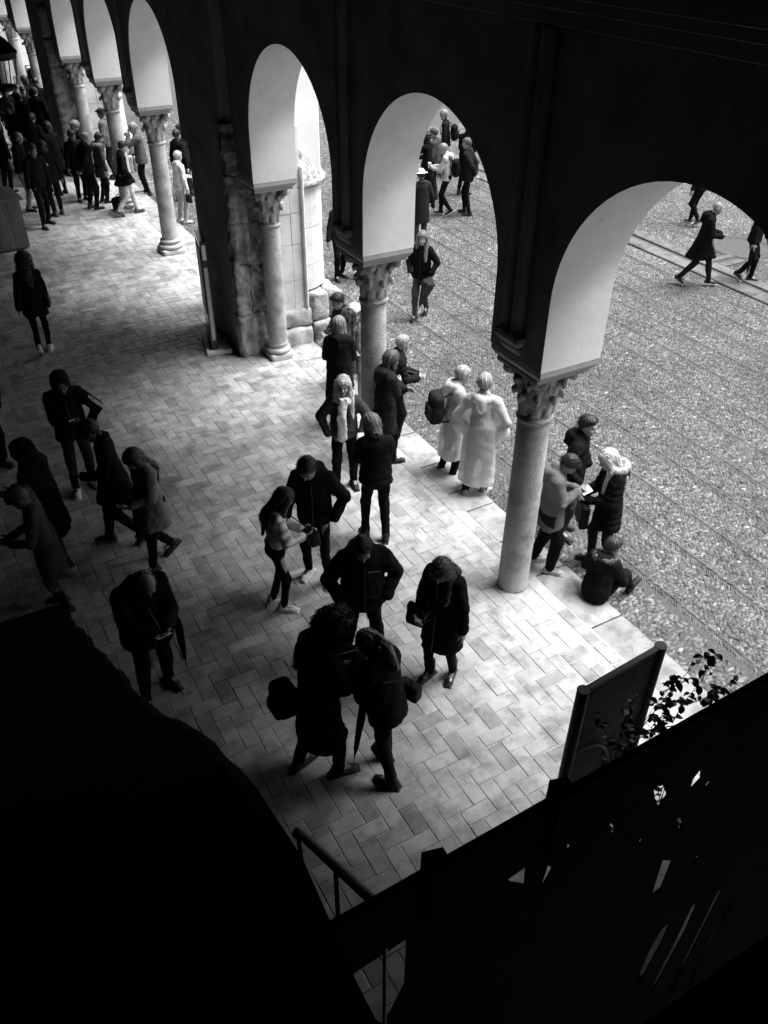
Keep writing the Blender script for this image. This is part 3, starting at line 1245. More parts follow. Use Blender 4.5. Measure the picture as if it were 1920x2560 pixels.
    for s, ap in ((-1, L), (1, Rr)):
        if ap == 'pocket':
            continue
        d = nrm(wri[s] - elb[s])
        ap_ = ap if isinstance(ap, str) else 'down'
        inward = Rl @ np.array([-s, .0, 0])
        if ap_ in ('front', 'hold', 'lap', 'face'):
            pn = nrm(np.array([-s * .7, 0, .9]))
        elif ap_ == 'back':
            pn = nrm(np.array([0, -1, .2]))
        else:
            pn = inward
        pn = nrm(pn - (pn @ d) * d)
        sd = np.cross(d, pn) * (1 if s > 0 else -1)
        if ap_ in ('down', 'fwd', 'bwd', 'wide'):
            sd = nrm(np.array([0, 1, 0]) - (np.array([0, 1.0, 0]) @ d) * d) if abs(d[1]) < .9 else sd
        curl = .9 if ap_ in ('front', 'hold', 'back') else .45
        G_ = SDF()
        w0 = wri[s]
        G_.cap(w0 - d * .05, w0 + d * .01, .026, .026, .012, (pn, .8))
        G_.cap(w0 + d * .03 + sd * .015, w0 + d * .075 + sd * .018, .026, .024, .012, (pn, .55))
        G_.cap(w0 + d * .03 - sd * .015, w0 + d * .075 - sd * .018, .026, .022, .012, (pn, .55))
        for i, (off, ln) in enumerate(((.030, .068), (.010, .076), (-.011, .070), (-.030, .055))):
            b0 = w0 + d * .085 + sd * off
            d1 = nrm(d * math.cos(curl * .6) + pn * math.sin(curl * .6))
            d2 = nrm(d * math.cos(curl * 1.6) + pn * math.sin(curl * 1.6))
            G_.cap(b0, b0 + d1 * ln * .55, .0098, .0092, .004)
            G_.cap(b0 + d1 * ln * .55, b0 + d1 * ln * .55 + d2 * ln * .5, .0092, .0075, .004)
        tb = w0 + d * .025 + sd * .032
        td = nrm(d * .7 + sd * .6 + pn * .45)
        G_.cap(tb, tb + td * .045, .013, .0115, .008)
        G_.cap(tb + td * .045, tb + td * .045 + nrm(d + pn * .5) * .03, .011, .009, .005)
        put(*G_.mesh(vhand))
    obj('body', np.vstack(Vs), np.vstack(Fs), skin(sk), root, tone=np.concatenate(Ts), smooth=True)
    # ---- trousers
    if trc is not None:
        S = SDF()
        S.cap(base + (0, 0, -.02), U((0, -.0, 1.03)), .150 * build, .14 * build, .04, fl)
        for s in (-1, 1):
            S.cap(hipj[s] * (.92, 1, 1) + (0, -.012, -.03), knee[s], .086 * legw, .066 * legw, .03)
            e = ank[s] + nrm(knee[s] - ank[s]) * .0
            S.cap(knee[s], e, .068 * legw, .050 * legw, .02)
        if f:
            for s in (-1, 1):
                S.ell(base + (s * .07, -.06, .02), (.085, .07, .1), k=.04)
        if skirt:
            S.cap(base + (0, 0, .05), base + (0, .0, -.30), .16, .2, .03, ((0, 1, 0), .8))
        obj('trousers', *S.mesh(vb, noise=.004, nf=34, seed=seed, ridge=.009 if legw > .84 else .005), cloth(trc), root, smooth=True)
    # ---- shoes
    for s in (-1, 1):
        S = SDF()
        Rf = np.stack([np.cross(toe[s], (0, 0, 1)), toe[s], (0, 0, 1)], 1) @ rotx(R(fpitch[s]))
        if pose == 'sit':
            Rf = Rf @ rotx(R(35))
        A0 = ank[s] - Rf @ np.array([0, -.0, .085])

        def f_(p):
            return A0 + Rf @ np.asarray(p, float)
        S.cap(f_((0, -.045, .040)), f_((0, .02, .045)), .038, .041, .02)
        S.cap(f_((0, .02, .045)), f_((0, .115, .032)), .042, .040, .02, (Rf[:, 2], .85))
        S.cap(f_((0, .10, .030)), f_((s * -.006, .155, .026)), .040, .031, .02, (Rf[:, 2], .8))
        S.cap(f_((0, -.03, .05)), f_((0, -.02, .20 if shoe == 'boot' else .105)), .042, .046 if shoe == 'boot' else .040, .015)
        S.rbox(f_((0, .045, .010)), (.040, .135, .010), Rf, .009, .008)
        V, F = S.mesh(max(vhand * 1.2, .009))
        q = (V - A0) @ Rf
        T = np.full(len(V), shc / .5)
        if sole is not None:
            T = np.where(q[:, 2] < .026, sole / .5, T)
        if shoe == 'lace':
            T = np.where((np.abs(q[:, 0]) < .016) & (q[:, 1] > .02) & (q[:, 1] < .11) & (q[:, 2] > .055), .05, T)
        if shoe == 'boot':
            T = np.full(len(V), 1.0)
        so_ = obj('shoe', V, F, M_BOOT if shoe == 'boot' else M_SHOE, root, tone=T, smooth=True)
        if tier < 2:
            S = SDF()
            S.rbox(f_((s * -.002, .045, .009)), (.043, .140, .011), Rf, .0095, .004)
            V, F = S.mesh(.008)
            obj('sole', V, F, M_SHOE, so_, tone=np.full(len(V), (.03 if sole is None else sole) / .5), smooth=True)
    # ---- upper garment; a rain cape is a second, clear layer over it
    def garment(top, hem, mt_top, bulk, hood, nob, topq, gather):
        hemz = hem if hem is not None else {'jacket': .82, 'coat': .60, 'long': .42, 'poncho': .33, 'sweater': .93, 'none': 1}[top]
        bk = bulk
        S = SDF()
        ch = .148 * build * bk
        if pose == 'sit':
            S.cap(base + (0, -.03, .02), U((0, -.01, 1.15)), .2 * build, .17 * build, .05, fl, topq)
        S.cap(U((0, -.005, 1.0)), U((0, -.005, 1.16)), .158 * build * bk, .152 * build * bk, .05, fl, topq)
        S.cap(U((0, -.01, 1.16)), U((0, -.01, 1.315)), ch + .008, ch + .016, .05, fl, topq)
        S.cap(U((-shw * .82, -.012, 1.37)), U((shw * .82, -.012, 1.37)), .064 * bk, k=.045)
        for s in (-1, 1):
            S.cap(U((s * .03, -.015, 1.425)), U((s * shw * .8, -.012, 1.385)), .062, .05 * bk, .04)
        if top in ('jacket', 'coat', 'long', 'poncho') and pose != 'sit':
            low = base + (0, -.005, hemz - .915)
            hw = {'jacket': .185, 'coat': .205, 'long': .215, 'poncho': .245}[top] * (build * bk) + gather
            S.cap(U((0, -.005, 1.03)), low, (.198 if top == 'poncho' else .166) * build * bk, hw, .05, ((0, 1, 0), .74), topq)
            if legs.startswith('walk') and top != 'jacket':
                for s in (-1, 1):
                    S.cap(base, base + (s * .06, (s if legs == 'walk' else -s) * stride * .55, hemz - .915), .15, .13, .05)
        if top == 'poncho':
            for s in (-1, 1):
                S.cap(shj[s], (elb[s] + wri[s]) / 2 + (0, 0, -.08), .072, .10, .05)
        for s in (-1, 1):
            S.cap(shj[s] + (0, 0, .0), elb[s], .074 * bk, .063 * bk, .03, None, topq)
            e = wri[s] - nrm(wri[s] - elb[s]) * .015
            S.cap(elb[s], e, .060 * bk, .048 * bk, .02, None, topq)
            S.cap(e, e - nrm(wri[s] - elb[s]) * .025, .052 * bk, k=.006)
        if collar:
            S.cap(U((0, -.02, 1.42)), neck + (0, -.01, .02), .082, .074, .02)
        if hood == 'down':
            for a0, a1 in ((-1, -.4), (-.4, .4), (.4, 1)):
                p0 = U((.10 * math.sin(a0 * 1.5), -.03 - .085 * math.cos(a0 * 1.5), 1.445))
                p1 = U((.10 * math.sin(a1 * 1.5), -.03 - .085 * math.cos(a1 * 1.5), 1.445))
                S.cap(p0, p1, .05, k=.03)
            S.cap(U((0, -.13, 1.42)), U((0, -.15, 1.33)), .07, .05, .04)
        if hood == 'up':
            S.ell(H((0, -.035, .02)), (.108, .125, .128), Rh, .03)
            S.cap(H((0, -.05, -.06)), U((0, -.04, 1.38)), .10, .11, .04)
            S.cut_ell(H((0, .13, -.02)), (.062, .105, .095), Rh, .01)
        if hemz < 1 and pose != 'sit':
            S.clip((0, -.0, -1), (0, 0, hemz), .006)
        V, F = S.mesh(vb, noise=nob, nf=30 if top != 'poncho' else 22, seed=seed + 1, ridge=.007 if top == 'poncho' else .006 if topq else .011)
        T = np.ones(len(V))
        if panel is not None:
            T = panel(V, dict(U=U, shj=shj, elb=elb, wri=wri, Rl=Rl, base=base))
        nm = {'jacket': 'jacket', 'coat': 'coat', 'long': 'long_coat', 'poncho': 'rain_poncho', 'sweater': 'sweater'}.get(top, 'jacket')
        if top != 'none':
            go = obj(nm, V, F, mt_top or cloth(topc), root, tone=T, smooth=True)
            if tier < 2 and top in ('jacket', 'coat', 'long'):
                q = (V - U((0, 0, 1.2))) @ Rl
                m0 = (np.abs(q[:, 0]) < vb * 1.2) & (q[:, 1] > .02)
                zs = np.arange(q[m0, 2].min() + .02 if m0.any() else 0, .19, .05)
                line = []
                for z in zs:
                    k_ = m0 & (np.abs(q[:, 2] - z) < .03)
                    if k_.any():
                        line.append(U((0, 0, 1.2)) + Rl @ np.array([0, q[k_, 1].max() + .001, z]))
                if len(line) > 3:
                    MB().tube(line, .0055, 5).obj('zip', M_IRON, go)
                if not hood:
                    S = SDF()
                    pts = [U((.083 * math.sin(t), -.015 + .075 * math.cos(t), 1.445 - .02 * math.cos(t))) for t in np.linspace(-2.9, 2.9, 10)]
                    for p_, q_2 in zip(pts[:-1], pts[1:]):
                        S.cap(p_, q_2, .017, k=.01)
                        S.cap(p_ + (0, 0, .03), q_2 + (0, 0, .03), .013, k=.02)
                    obj('collar', *S.mesh(.012, noise=.002, nf=60, seed=seed), cloth(max(topc * 1.6, .03)), go, smooth=True)
                for s in (-1, 1):
                    k_ = (np.abs(q[:, 0] - s * .10) < .02) & (q[:, 1] > 0) & (np.abs(q[:, 2] + .22) < .03)
                    if k_.any():
                        c_ = U((0, 0, 1.2)) + Rl @ np.array([s * .10, q[k_, 1].max() + .001, -.22])
                        V2, F2 = bevel_box((-.055, -.006, -.012), (.055, .005, .012), .004)
                        obj('pocket_flap', V2 @ (Rl @ rotz(-s * .5) @ roty(s * .5)).T + c_, F2, mt_top or cloth(topc), go)
    if cape is not None:
        garment('coat', .62, None, bulk * .82, None, nob, None, 0)
        garment('poncho', hem, cape, bulk, hood, .004, None, .0)
    else:
        garment(top, hem, mt_top, bulk, hood, nob, topq, gather)
    # ---- fur trim
    if fur is not None:
        S = SDF()
        ff = -1 if fur[1] == 'collar' else 1
        pts = [U((.125 * math.sin(a), -.035 - .115 * math.cos(a), 1.45 + (.05 if fur[1] == 'hood' else .0) - .05 * math.cos(a) * 0)) for a in np.linspace(-2.3, 2.3, 9)]
        for a, b in zip(pts[:-1], pts[1:]):
            S.cap(a, b, .034, k=.02)
        V, F = S.mesh(.013, noise=.006, nf=110, seed=seed)
        V, F = add_fuzz(V, F, 1500, .03, .0035, rg)
        obj('fur_trim', V, F, cloth(fur[0], .95), root)
    # ---- hair
    if hair not in ('none', 'bald') and hood != 'up':
        S = SDF()
        big = {'short': .019, 'crop': .011, 'bob': .027, 'long': .024, 'pony': .016, 'curly': .045, 'fluffy': .06, 'curlbob': .036, 'balding': .007}[hair]
        S.ell(H((0, -.016, .026)), (.075 + big, .095 + big, .090 + big), Rh, .01)
        nn = Rh @ (np.array([0, .61, -.79]) if hair in ('short', 'crop', 'balding') else np.array([0, .80, -.62]))
        lowb = {'short': .036, 'crop': .03, 'balding': -.01, 'bob': .05, 'long': .05, 'pony': .04, 'curly': .06, 'fluffy': .06, 'curlbob': .05}[hair]
        S.clip(nn, H((0, -.09, -.062)) if hair in ('short', 'crop', 'balding') else H((0, .006 + lowb, .0)))
        if hair == 'balding':
            S.cut_ell(H((0, .03, .10)), (.07, .11, .06), Rh, .01)
        if hair == 'short':
            S.ell(H((0, .045, .085)), (.06, .045, .03), Rh, .02)
        if hair in ('bob', 'curlbob'):
            for s in (-1, 1):
                S.cap(H((s * .072, .0, .02)), H((s * .084, .012, -.095)), .042, .036, .02, (Rh[:, 0], .7))
            S.cap(H((0, -.07, .0)), H((0, -.07, -.10)), .085, .072, .03, (Rh[:, 1], .6))
        if hair in ('long', 'curly', 'fluffy'):
            r0 = {'long': .050, 'curly': .05, 'fluffy': .05}[hair]
            ln = {'long': 1.15, 'curly': 1.22, 'fluffy': 1.36}[hair]
            for s in (-1, 1):
                S.cap(H((s * .072, .01, .02)), H((s * .082, .01, -.10)), r0, r0, .02, (Rh[:, 0], .75))
                fwd = .10 if s < 0 else -.02
                S.cap(H((s * .082, .01, -.10)), U((s * .105, fwd * (hair == 'long') + .02, ln + .05)), r0, r0 * .6, .03)
            S.cap(H((0, -.075, .0)), U((0, -.13, 1.36)), .075, .085, .04, (Rh[:, 1], .6))
            S.cap(U((0, -.13, 1.36)), U((0.02, -.155, ln)), .085, .04, .04, (Rl[:, 1], .45))
        if hair == 'pony':
            S.ell(H((0, -.112, .03)), (.03, .03, .03), Rh, .02)
            S.cap(H((0, -.13, .02)), H((0, -.16, -.07)), .036, .04, .02)
            S.cap(H((0, -.16, -.07)), U((0.05, -.15, 1.36)), .044, .026, .02)
        A = {'curly': .008, 'fluffy': .007, 'curlbob': .006}.get(hair, 0)

        def disp(P):
            q_ = (P - HC) @ Rh
            ang = np.arctan2(q_[:, 0], -q_[:, 1] + .3 * q_[:, 2])
            return .0048 * np.sin(19 * ang + 2 * np.sin(17 * ang + q_[:, 2] * 12) + seed) + .0016 * np.sin(67 * ang + q_[:, 2] * 25)
        V, F = S.mesh(vh * 1.15, noise=A, nf=95 if A else 40, seed=seed + 2, disp=None if A else disp)
        if tier < 2 and hair in ('fluffy', 'curly', 'curlbob', 'short', 'long', 'bob', 'crop', 'pony'):
            V, F = add_fuzz(V, F, {'fluffy': 9000, 'curly': 5000, 'curlbob': 1400}.get(hair, 1100), {'fluffy': .036, 'curly': .032}.get(hair, .024), .0018, rg, drop=HC + (0, 0, -.05))
        q_ = (V - HC) @ Rh
        ang = np.arctan2(q_[:, 0], -q_[:, 1])
        T = 1 + .5 * np.sin(17 * ang + 3 * np.sin(4 * ang + q_[:, 2] * 9)) * np.sin(9 * ang + 3)
        obj('hair', V, F, hairm(hc), root, tone=T, smooth=True)
    if hat == 'cap':
        S = SDF()
        S.ell(H((0, -.015, .06)), (.092, .112, .062), Rh)
        S.ell(H((0, .09, .055)), (.065, .06, .014), Rh, .03)
        S.clip(Rh @ np.array([0, 0, -1.0]), H((0, 0, .04)))
        obj('flat_cap', *S.mesh(vh), cloth(.02), root, smooth=True)
    if hat == 'sun':
        S = SDF()
        S.ell(H((0, -.015, .06)), (.088, .105, .085), Rh)
        S.ell(H((0, -.01, .045)), (.15, .17, .016), Rh, .02)
        S.clip(Rh @ np.array([0, 0, -1.0]), H((0, 0, .028)))
        obj('sun_hat', *S.mesh(vh), cloth(.7), root, smooth=True)
    if hat == 'knit':
        S = SDF()
        S.ell(H((0, -.018, .05)), (.09, .11, .09), Rh)
        S.clip(Rh @ np.array([0, .3, -1.0]), H((0, 0, .02)))
        obj('knit_hat', *S.mesh(vh, noise=.003, nf=150), cloth(.1), root, smooth=True)
    if glasses:
        mb = MB()
        for s in (-1, 1):
            ring = [H((s * .033 + .021 * math.cos(t), .106, -.006 + .016 * math.sin(t))) for t in np.linspace(0, 2 * math.pi, 9)]
            mb.tube(ring, .0028, 5)
            mb.tube([H((s * .054, .104, -.002)), H((s * .080, .0, .0))], .0028, 5)
        mb.tube([H((-.012, .108, -.004)), H((.012, .108, -.004))], .0028, 5)
        mb.obj('glasses', M_IRON, root)
    if scarf is not None:
        S = SDF()
        for i, (r0, z) in enumerate(((.105, 1.435), (.10, 1.475))):
            pts = [U((r0 * math.sin(a), .0 + r0 * .95 * math.cos(a), z - .02 * math.cos(a) - .01 * i)) for a in np.linspace(0, 2 * math.pi, 12)]
            for a, b in zip(pts[:-1], pts[1:]):
                S.cap(a, b, .037, k=.015)
        S.cap(U((.015, .125, 1.42)), U((.03, .17, 1.20)), .055, .062, .02, (Rl[:, 1], .35))
        S.cap(U((.03, .17, 1.20)), U((.04, .175, .92)), .062, .068, .02, (Rl[:, 1], .3))
        obj('scarf', *S.mesh(vb * .8, noise=.007, nf=60, seed=seed), cloth(scarf), root, smooth=True)
    info = dict(U=U, H=H, Rh=Rh, Rl=Rl, shj=shj, elb=elb, wri=wri, root=root, sc=sc, neck=neck, HC=HC, ank=ank, base=base, toe=toe)
    return info


def add_fuzz(V, F, n, ln, wd, rg, drop=None):
    """loose hairs standing off the surface"""
    Q = V[F]
    c = Q.mean(1)
    nn = np.cross(Q[:, 2] - Q[:, 0], Q[:, 3] - Q[:, 1])
    nn /= np.linalg.norm(nn, axis=1, keepdims=True) + 1e-12
    i = rg.integers(0, len(F), n)
    p, d = c[i], nn[i]
    d = d + rg.normal(0, .55, d.shape)
    if drop is not None:
        d[:, 2] -= .5
    d /= np.linalg.norm(d, axis=1, keepdims=True)
    s = np.cross(d, rg.normal(size=d.shape))
    s /= np.linalg.norm(s, axis=1, keepdims=True) + 1e-9
    L = ln * rg.uniform(.4, 1.2, (n, 1))
    a, b = p - s * wd * .5, p + s * wd * .5
    m = p + d * L * .6 + (0, 0, 0)
    t = p + d * L + np.array([0, 0, -.25]) * L
    W = np.stack([a, b, m + s * wd * .35, t], 1).reshape(-1, 3)
    k = len(V) + 4 * np.arange(n)[:, None]
    return np.vstack([V, W]), np.vstack([F, k + np.array([0, 1, 2, 3])])


def to_local(info, Pw):
    r_ = info['root']
    return rotz(-r_.rotation_euler[2]) @ (np.asarray(Pw, float) - np.array(r_.location)) / info['sc']


# ---- things carried: each its own top-level object, placed from the holder's frame
def item(info, name, p, label, cat, Rm=None, group=None):
    root = info['root']
    bpy.context.view_layer.update() if False else None
    rz = root.rotation_euler[2]
    P = np.array(root.location) + rotz(rz) @ (np.asarray(p, float) * info['sc'])
    o = empty(name, tuple(P), 0, label, cat, group)
    M = rotz(rz) @ (np.eye(3) if Rm is None else np.asarray(Rm))
    o.rotation_euler = Matrix(M.tolist()).to_euler()
    return o


def aim(z, x=(1, 0, 0)):
    """frame whose local z runs along z"""
    z = nrm(z)
    x = np.asarray(x, float)
    x = x - (x @ z) * z
    if np.linalg.norm(x) < 1e-3:
        x = np.array([0, 1, 0]) - z[1] * z
    x = nrm(x)
    return np.stack([x, np.cross(z, x), z], 1)


def umbrella(info, p, d, label, ln=.62, c=.015, r=.035, open_=0.0):
    o = item(info, 'umbrella', p, label, 'umbrella', aim(d), 'folded umbrellas')
    n = 16
    prof = [(.012, .0), (r * .8, .04), (r + open_, .12), (r * .9 + open_ * .6, .30), (r * .5 + open_ * .15, ln - .08), (.008, ln - .02)]
    V, F = [], []
    for i, (rr, z) in enumerate(prof):
        for k in range(n):
            a = 2 * math.pi * k / n
            q = rr * (1.15 if k % 2 else .8)
            V.append((q * math.cos(a + z * 1.2), q * math.sin(a + z * 1.2), z))
    for i in range(len(prof) - 1):
        for k in range(n):
            a, b = i * n + k, i * n + (k + 1) % n
            F.append((a, b, b + n, a + n))
    obj('canopy', V, F, cloth(c, .6), o)
    MB().tube([(0, 0, ln - .05), (0, 0, ln + .09)], [.006, .004], 8).obj('tip', M_IRON, o)
    MB().tube([(0, 0, .05), (0, 0, -.09), (.012, 0, -.12), (.04, 0, -.13), (.06, 0, -.10)], .011, 8).obj('handle', M_BLACKWOOD, o)
    return o


def backpack(info, label, c=.02, side=-1, off=(0, -.25, 1.18), size=(.15, .085, .21), strap=True):
    U, Rl = info['U'], info['Rl']
    o = item(info, 'backpack', U(off), label, 'backpack', Rl)
    S = SDF()
    S.rbox((0, 0, 0), size, None, .07)
    V, F = S.mesh(.018, noise=.006, nf=26)
    obj('bag_body', V, F, cloth(c), o, smooth=True)
    S = SDF()
    S.rbox((0, -.085, -.06), (size[0] * .75, .04, size[2] * .5), None, .035)
    obj('pocket', *S.mesh(.015, noise=.004, nf=30), cloth(c * 1.2), o, smooth=True)
    if strap:
        for s in (-1, 1):
            mb = MB()
            mb.tube([(s * .09, .05, .17), (s * .11, .14, .235), (s * .115, .26, .26), (s * .125, .36, .16), (s * .135, .34, .0), (s * .15, .22, -.13), (s * .12, .08, -.17)], .012, 6)
            mb.obj('strap', cloth(c), o)
    return o


def sling(info, p, s=1, across=False):
    U = info['U']
    o_ = -s if across else s
    pts = [np.asarray(p) + (0, 0, .05), U((s * .19, .13, 1.12)), U((o_ * .12, .125, 1.33)), U((o_ * .115, .04, 1.462)), U((o_ * .115, -.07, 1.46)), U((o_ * .12, -.15, 1.32)), U((s * .19, -.15, 1.12)), np.asarray(p) + (0, -.02, .05)]
    return [q - np.asarray(p) for q in pts]


def handbag(info, p, label, c=.02, size=(.14, .05, .11), strap=None, Rm=None, flap=True):
    o = item(info, 'handbag', p, label, 'bag', Rm)
    S = SDF()
    S.rbox((0, 0, 0), size, None, .022)
    obj('bag_body', *S.mesh(.012, noise=.003, nf=30), cloth(c, .5), o, smooth=True)
    if flap:
        V, F = bevel_box((-size[0] * .96, -size[1] - .008, -size[2] * .1), (size[0] * .96, -size[1] + .004, size[2] * .9), .004)
        obj('flap', V, F, cloth(c * 1.3, .5), o)
    if strap:
        MB().tube([np.array(q) for q in strap], .007, 6).obj('strap', cloth(c, .5), o)
    return o


def slab_item(info, name, p, half, label, cat, mt, Rm=None, screen=None):
    o = item(info, name, p, label, cat, Rm)
    V, F = bevel_box(-np.array(half), np.array(half), min(half) * .6)
    obj('case' if screen else 'sheet', V, F, mt, o)
    if screen:
        V, F = bevel_box((-half[0] * .9, -half[1] * .93, half[2]), (half[0] * .9, half[1] * .93, half[2] + .001), .0003)
        obj('screen', V, F, screen, o)
    return o

# ================================================================== THE PEOPLE
NEAR = 'people standing in the arcade'
def stripes(per, lo, hi, ax=2, seedp=0):
    def f(V, d):
        return np.where(np.sin(V[:, ax] * 2 * math.pi / per + 1.5 * np.sin(V[:, 0] * 40)) > 0, lo, hi)
    return f


def mottled(lo, hi, fr=45):
    return lambda V, d: lo + (hi - lo) * np.clip(.5 + .9 * wob(V, fr, 8), 0, 1)


# --- in the arcade, nearest group
a = person(-2.09, .86, 92, 'person in mottled pale knit sweater and slim black trousers holding a small box bag', 1.60, 'f', L='front', Rr='front', hp=28, hair='long', hc=.012,
           top='sweater', topc=.72, nob=.007, panel=mottled(.55, 1.1, 60), trc=.012, shc=.62, sole=.75, shoe='lace', spread=.075, stag=.06, hem=.96, legw=.82, z0=0, collar=False)
handbag(a, a['U']((.03, .40, 1.03)), 'small dark box handbag held by the person in mottled pale sweater', .02, (.09, .055, .085), [(-.09, 0, .06), (-.16, -.12, .2), (-.15, -.24, .34)], rotz(.5))
person(-1.53, 1.08, 196, 'person in plain dark jacket and slim trousers with pale canvas sneakers, one elbow out', 1.78, L='pocket', Rr=((.30, .0, .86), (1, -.5, 0)), hp=34, hy=20, hair='short', hc=.012, sk=.22,
       topc=.016, trc=.012, shc=.5, sole=.65, shoe='lace', spread=.12, stag=-.04, bulk=1.08, hood='down', z0=0, hem=.84, legw=.85)
a = person(-1.68, -.28, 178, 'person in dark zipped jacket with both hands in pockets and white chest print', 1.76, L='pocket', Rr='pocket', hp=34, hair='crop', hc=.01, sk=.2,
           topc=.02, trc=.012, spread=.17, stag=.02, build=1.1, bulk=1.12, hood='down', z0=0, hem=.80)
TXT = a
a4 = person(-2.63, -1.27, 64, 'person in long black coat with big frizzy hair holding a camera', 1.86, 'f', L='hold', Rr='hold', hp=40, hair='fluffy', hc=.01,
            top='long', hem=.46, topc=.012, trc=.012, bulk=1.16, shc=.03, spread=.12, stag=.12, z0=0, hood='down', sk=.16)
backpack(a4, 'rounded black backpack on the person in long coat with frizzy hair', .012, off=(-.06, -.27, .98), size=(.13, .10, .15), strap=False)
o = item(a4, 'camera', a4['U']((.0, .43, 1.17)), 'small black camera held by the person in long coat with frizzy hair', 'camera')
MB().box((-.055, -.03, -.035), (.055, .02, .035)).obj('camera_body', M_IRON, o)
V, F = lathe([(.026, 0), (.028, .02), (.026, .05)], 16)
obj('lens', V @ rotx(-1.57).T, F, M_GLASSB, o)
a5 = person(-2.13, -1.56, -52, 'person in dark quilted jacket with shoulder bag facing the camera holder, seen from behind', 1.66, 'f', L='front', Rr='front', hp=30, hy=-10, hair='pony', hc=.20,
            top='jacket', topc=.022, topq=(.09, .006), hem=.80, trc=.02, shc=.02, spread=.11, stag=.12, z0=0, twist=0, lean=12, bulk=1.14)
V, F = bevel_box((-.05, -.006, -.012), (.05, .006, .012), .002)
q = obj('shoulder_stripe', V @ roty(.5).T + a5['U']((.13, -.075, 1.40)), F, M_PAPER, a5['root'])
_u0, _u1 = to_local(a5, (-2.24, -1.38, .93)), to_local(a5, (-2.42, -1.49, .25))
umbrella(a5, _u0, _u1 - _u0, 'long black umbrella hanging beside the person in quilted jacket', .68, .012)
handbag(a5, a5['U']((.24, -.06, .93)), 'dark shoulder bag at the hip of the person in quilted jacket', .03, (.05, .10, .09), sling(a5, a5['U']((.24, -.06, .93)), 1, True), flap=False)
a6 = person(-1.12, -.86, 205, 'person in long black coat and polished black lace boots looking down', 1.70, 'f', L='down', Rr='front', hp=40, hy=-12, hair='long', hc=.02, sk=.14,
            top='coat', hem=.50, bulk=1.06, topc=.01, trc=.01, shoe='boot', spread=.10, stag=.06, z0=0, legw=.85, gather=.01)
handbag(a6, a6['U']((.15, .24, .98)), 'black bag hanging in front of the person in polished boots', .012, (.09, .04, .12), sling(a6, a6['U']((.15, .24, .98)), 1))
# --- along the kerb
a = person(-.42, 2.55, 176, 'person in grey quilted jacket with long white scarf facing the viewer', 1.66, 'f', L='pocket', Rr='pocket', hp=-4, hair='long', hc=.42, sk=.30,
           topc=.055, topq=(.07, .009), hem=.86, trc=.01, spread=.12, stag=.03, scarf=.78, z0=0, bulk=1.04)
a = person(-.58, 1.44, -8, 'person seen from behind in black puffer jacket reading a phone', 1.68, 'f', L='hold', Rr='front', hp=26, hy=-20, hair='bob', hc=.16,
           topc=.014, topq=(.10, .014), hem=.86, trc=.012, spread=.12, stag=-.05, bulk=1.12, z0=0)
slab_item(a, 'phone', a['wri'][-1] + (-.05, .10, .05), (.036, .072, .005), 'lit white phone in the hand of the puffer jacket person', 'phone', M_PAPER, rotx(.5), M_PAPER)
person(.36, 2.88, 66, 'person in dark hooded parka with folded arms right of the middle column', 1.64, 'f', L='cross', Rr='cross', hp=16, hair='bob', hc=.07,
       top='coat', hem=.52, topc=.03, trc=.012, hood='down', bulk=1.12, z0=0, shc=.03, stag=.12)
person(.84, 3.40, 80, 'person in black puffer and glasses on the cobbles just beyond the hooded parka', 1.62, 'f', L='front', Rr='front', hp=12, hair='crop', hc=.34, glasses=True,
       topc=.02, topq=(.075, .012), hem=.84, trc=.015, bulk=1.1)
person(.26, 4.02, 12, 'person in long dark hooded coat seen from behind left of the middle column', 1.66, 'f', L='front', Rr='front', hp=14, hair='bob', hc=.20,
       top='coat', hem=.48, topc=.016, trc=.015, hood='down', z0=0, bulk=1.08)
person(.79, 4.55, 168, 'person in patterned shawl and glasses beside the middle column', 1.66, 'f', L='front', Rr='front', hp=2, hair='curlbob', hc=.5, glasses=True, sk=.36,
       top='coat', hem=.62, topc=.16, panel=stripes(.05, .5, 1.4, 0), trc=.35, scarf=None, hood='down')
person(.90, 5.10, -118, 'person in striped dark top looking down behind the patterned shawl', 1.62, 'f', L='front', Rr='front', hp=20, hair='short', hc=.012, sk=.34,
       topc=.05, panel=stripes(.04, .5, 1.5, 0), hem=.8, trc=.02)
M_PON = thin_plastic('milky_plastic', .72, .74)
a = person(1.02, 2.24, 72, 'person in white plastic poncho with dark glasses and a backpack', 1.64, 'f', L='pocket', Rr='front', hp=16, hair='crop', hc=.38, glasses=True,
           top='poncho', hem=.36, topc=.10, cape=M_PON, trc=.015, shc=.02, hood='down', stag=.06, nob=.005, gather=-.02)
backpack(a, 'dark grey backpack on the person in white plastic poncho', .035, off=(0, -.27, 1.12), size=(.14, .09, .21))
person(1.06, 1.68, 14, 'taller person seen from behind in long white plastic poncho without a bag', 1.74, 'm', L='pocket', Rr='pocket', hp=12, hair='short', hc=.30,
       top='poncho', hem=.24, topc=.10, cape=M_PON, trc=.02, shc=.30, sole=.6, hood='down', nob=.005, gather=-.03, stag=.08)
def boyp(V, d):
    return np.where((V[:, 2] < .92) & (V[:, 2] > .76 - .5 * V[:, 1]) & (V[:, 1] < .04), .12, 1.0)
a = person(.88, .0, 84, 'person in grey rain jacket leaning on the nearest column reading a leaflet', 1.62, L=((.05, .25, 1.17), (.7, -1, -.4)), Rr=((.05, .25, 1.17), (.7, -1, -.4)), hp=50, hair='short', hc=.016, sk=.2,
           topc=.11, panel=boyp, hem=.70, trc=.012, legw=1.2, shc=.4, sole=.55, shoe='lace', bulk=1.18, hood='down', lean=-2, spread=.10, z0=0, pose=None, stag=.1)
slab_item(a, 'leaflet', a['wri'][1] + (-.03, .10, .03), (.075, .055, .0015), 'white leaflet held by the person at the nearest column', 'leaflet', M_PAPER, rotx(.5) @ rotz(.3))
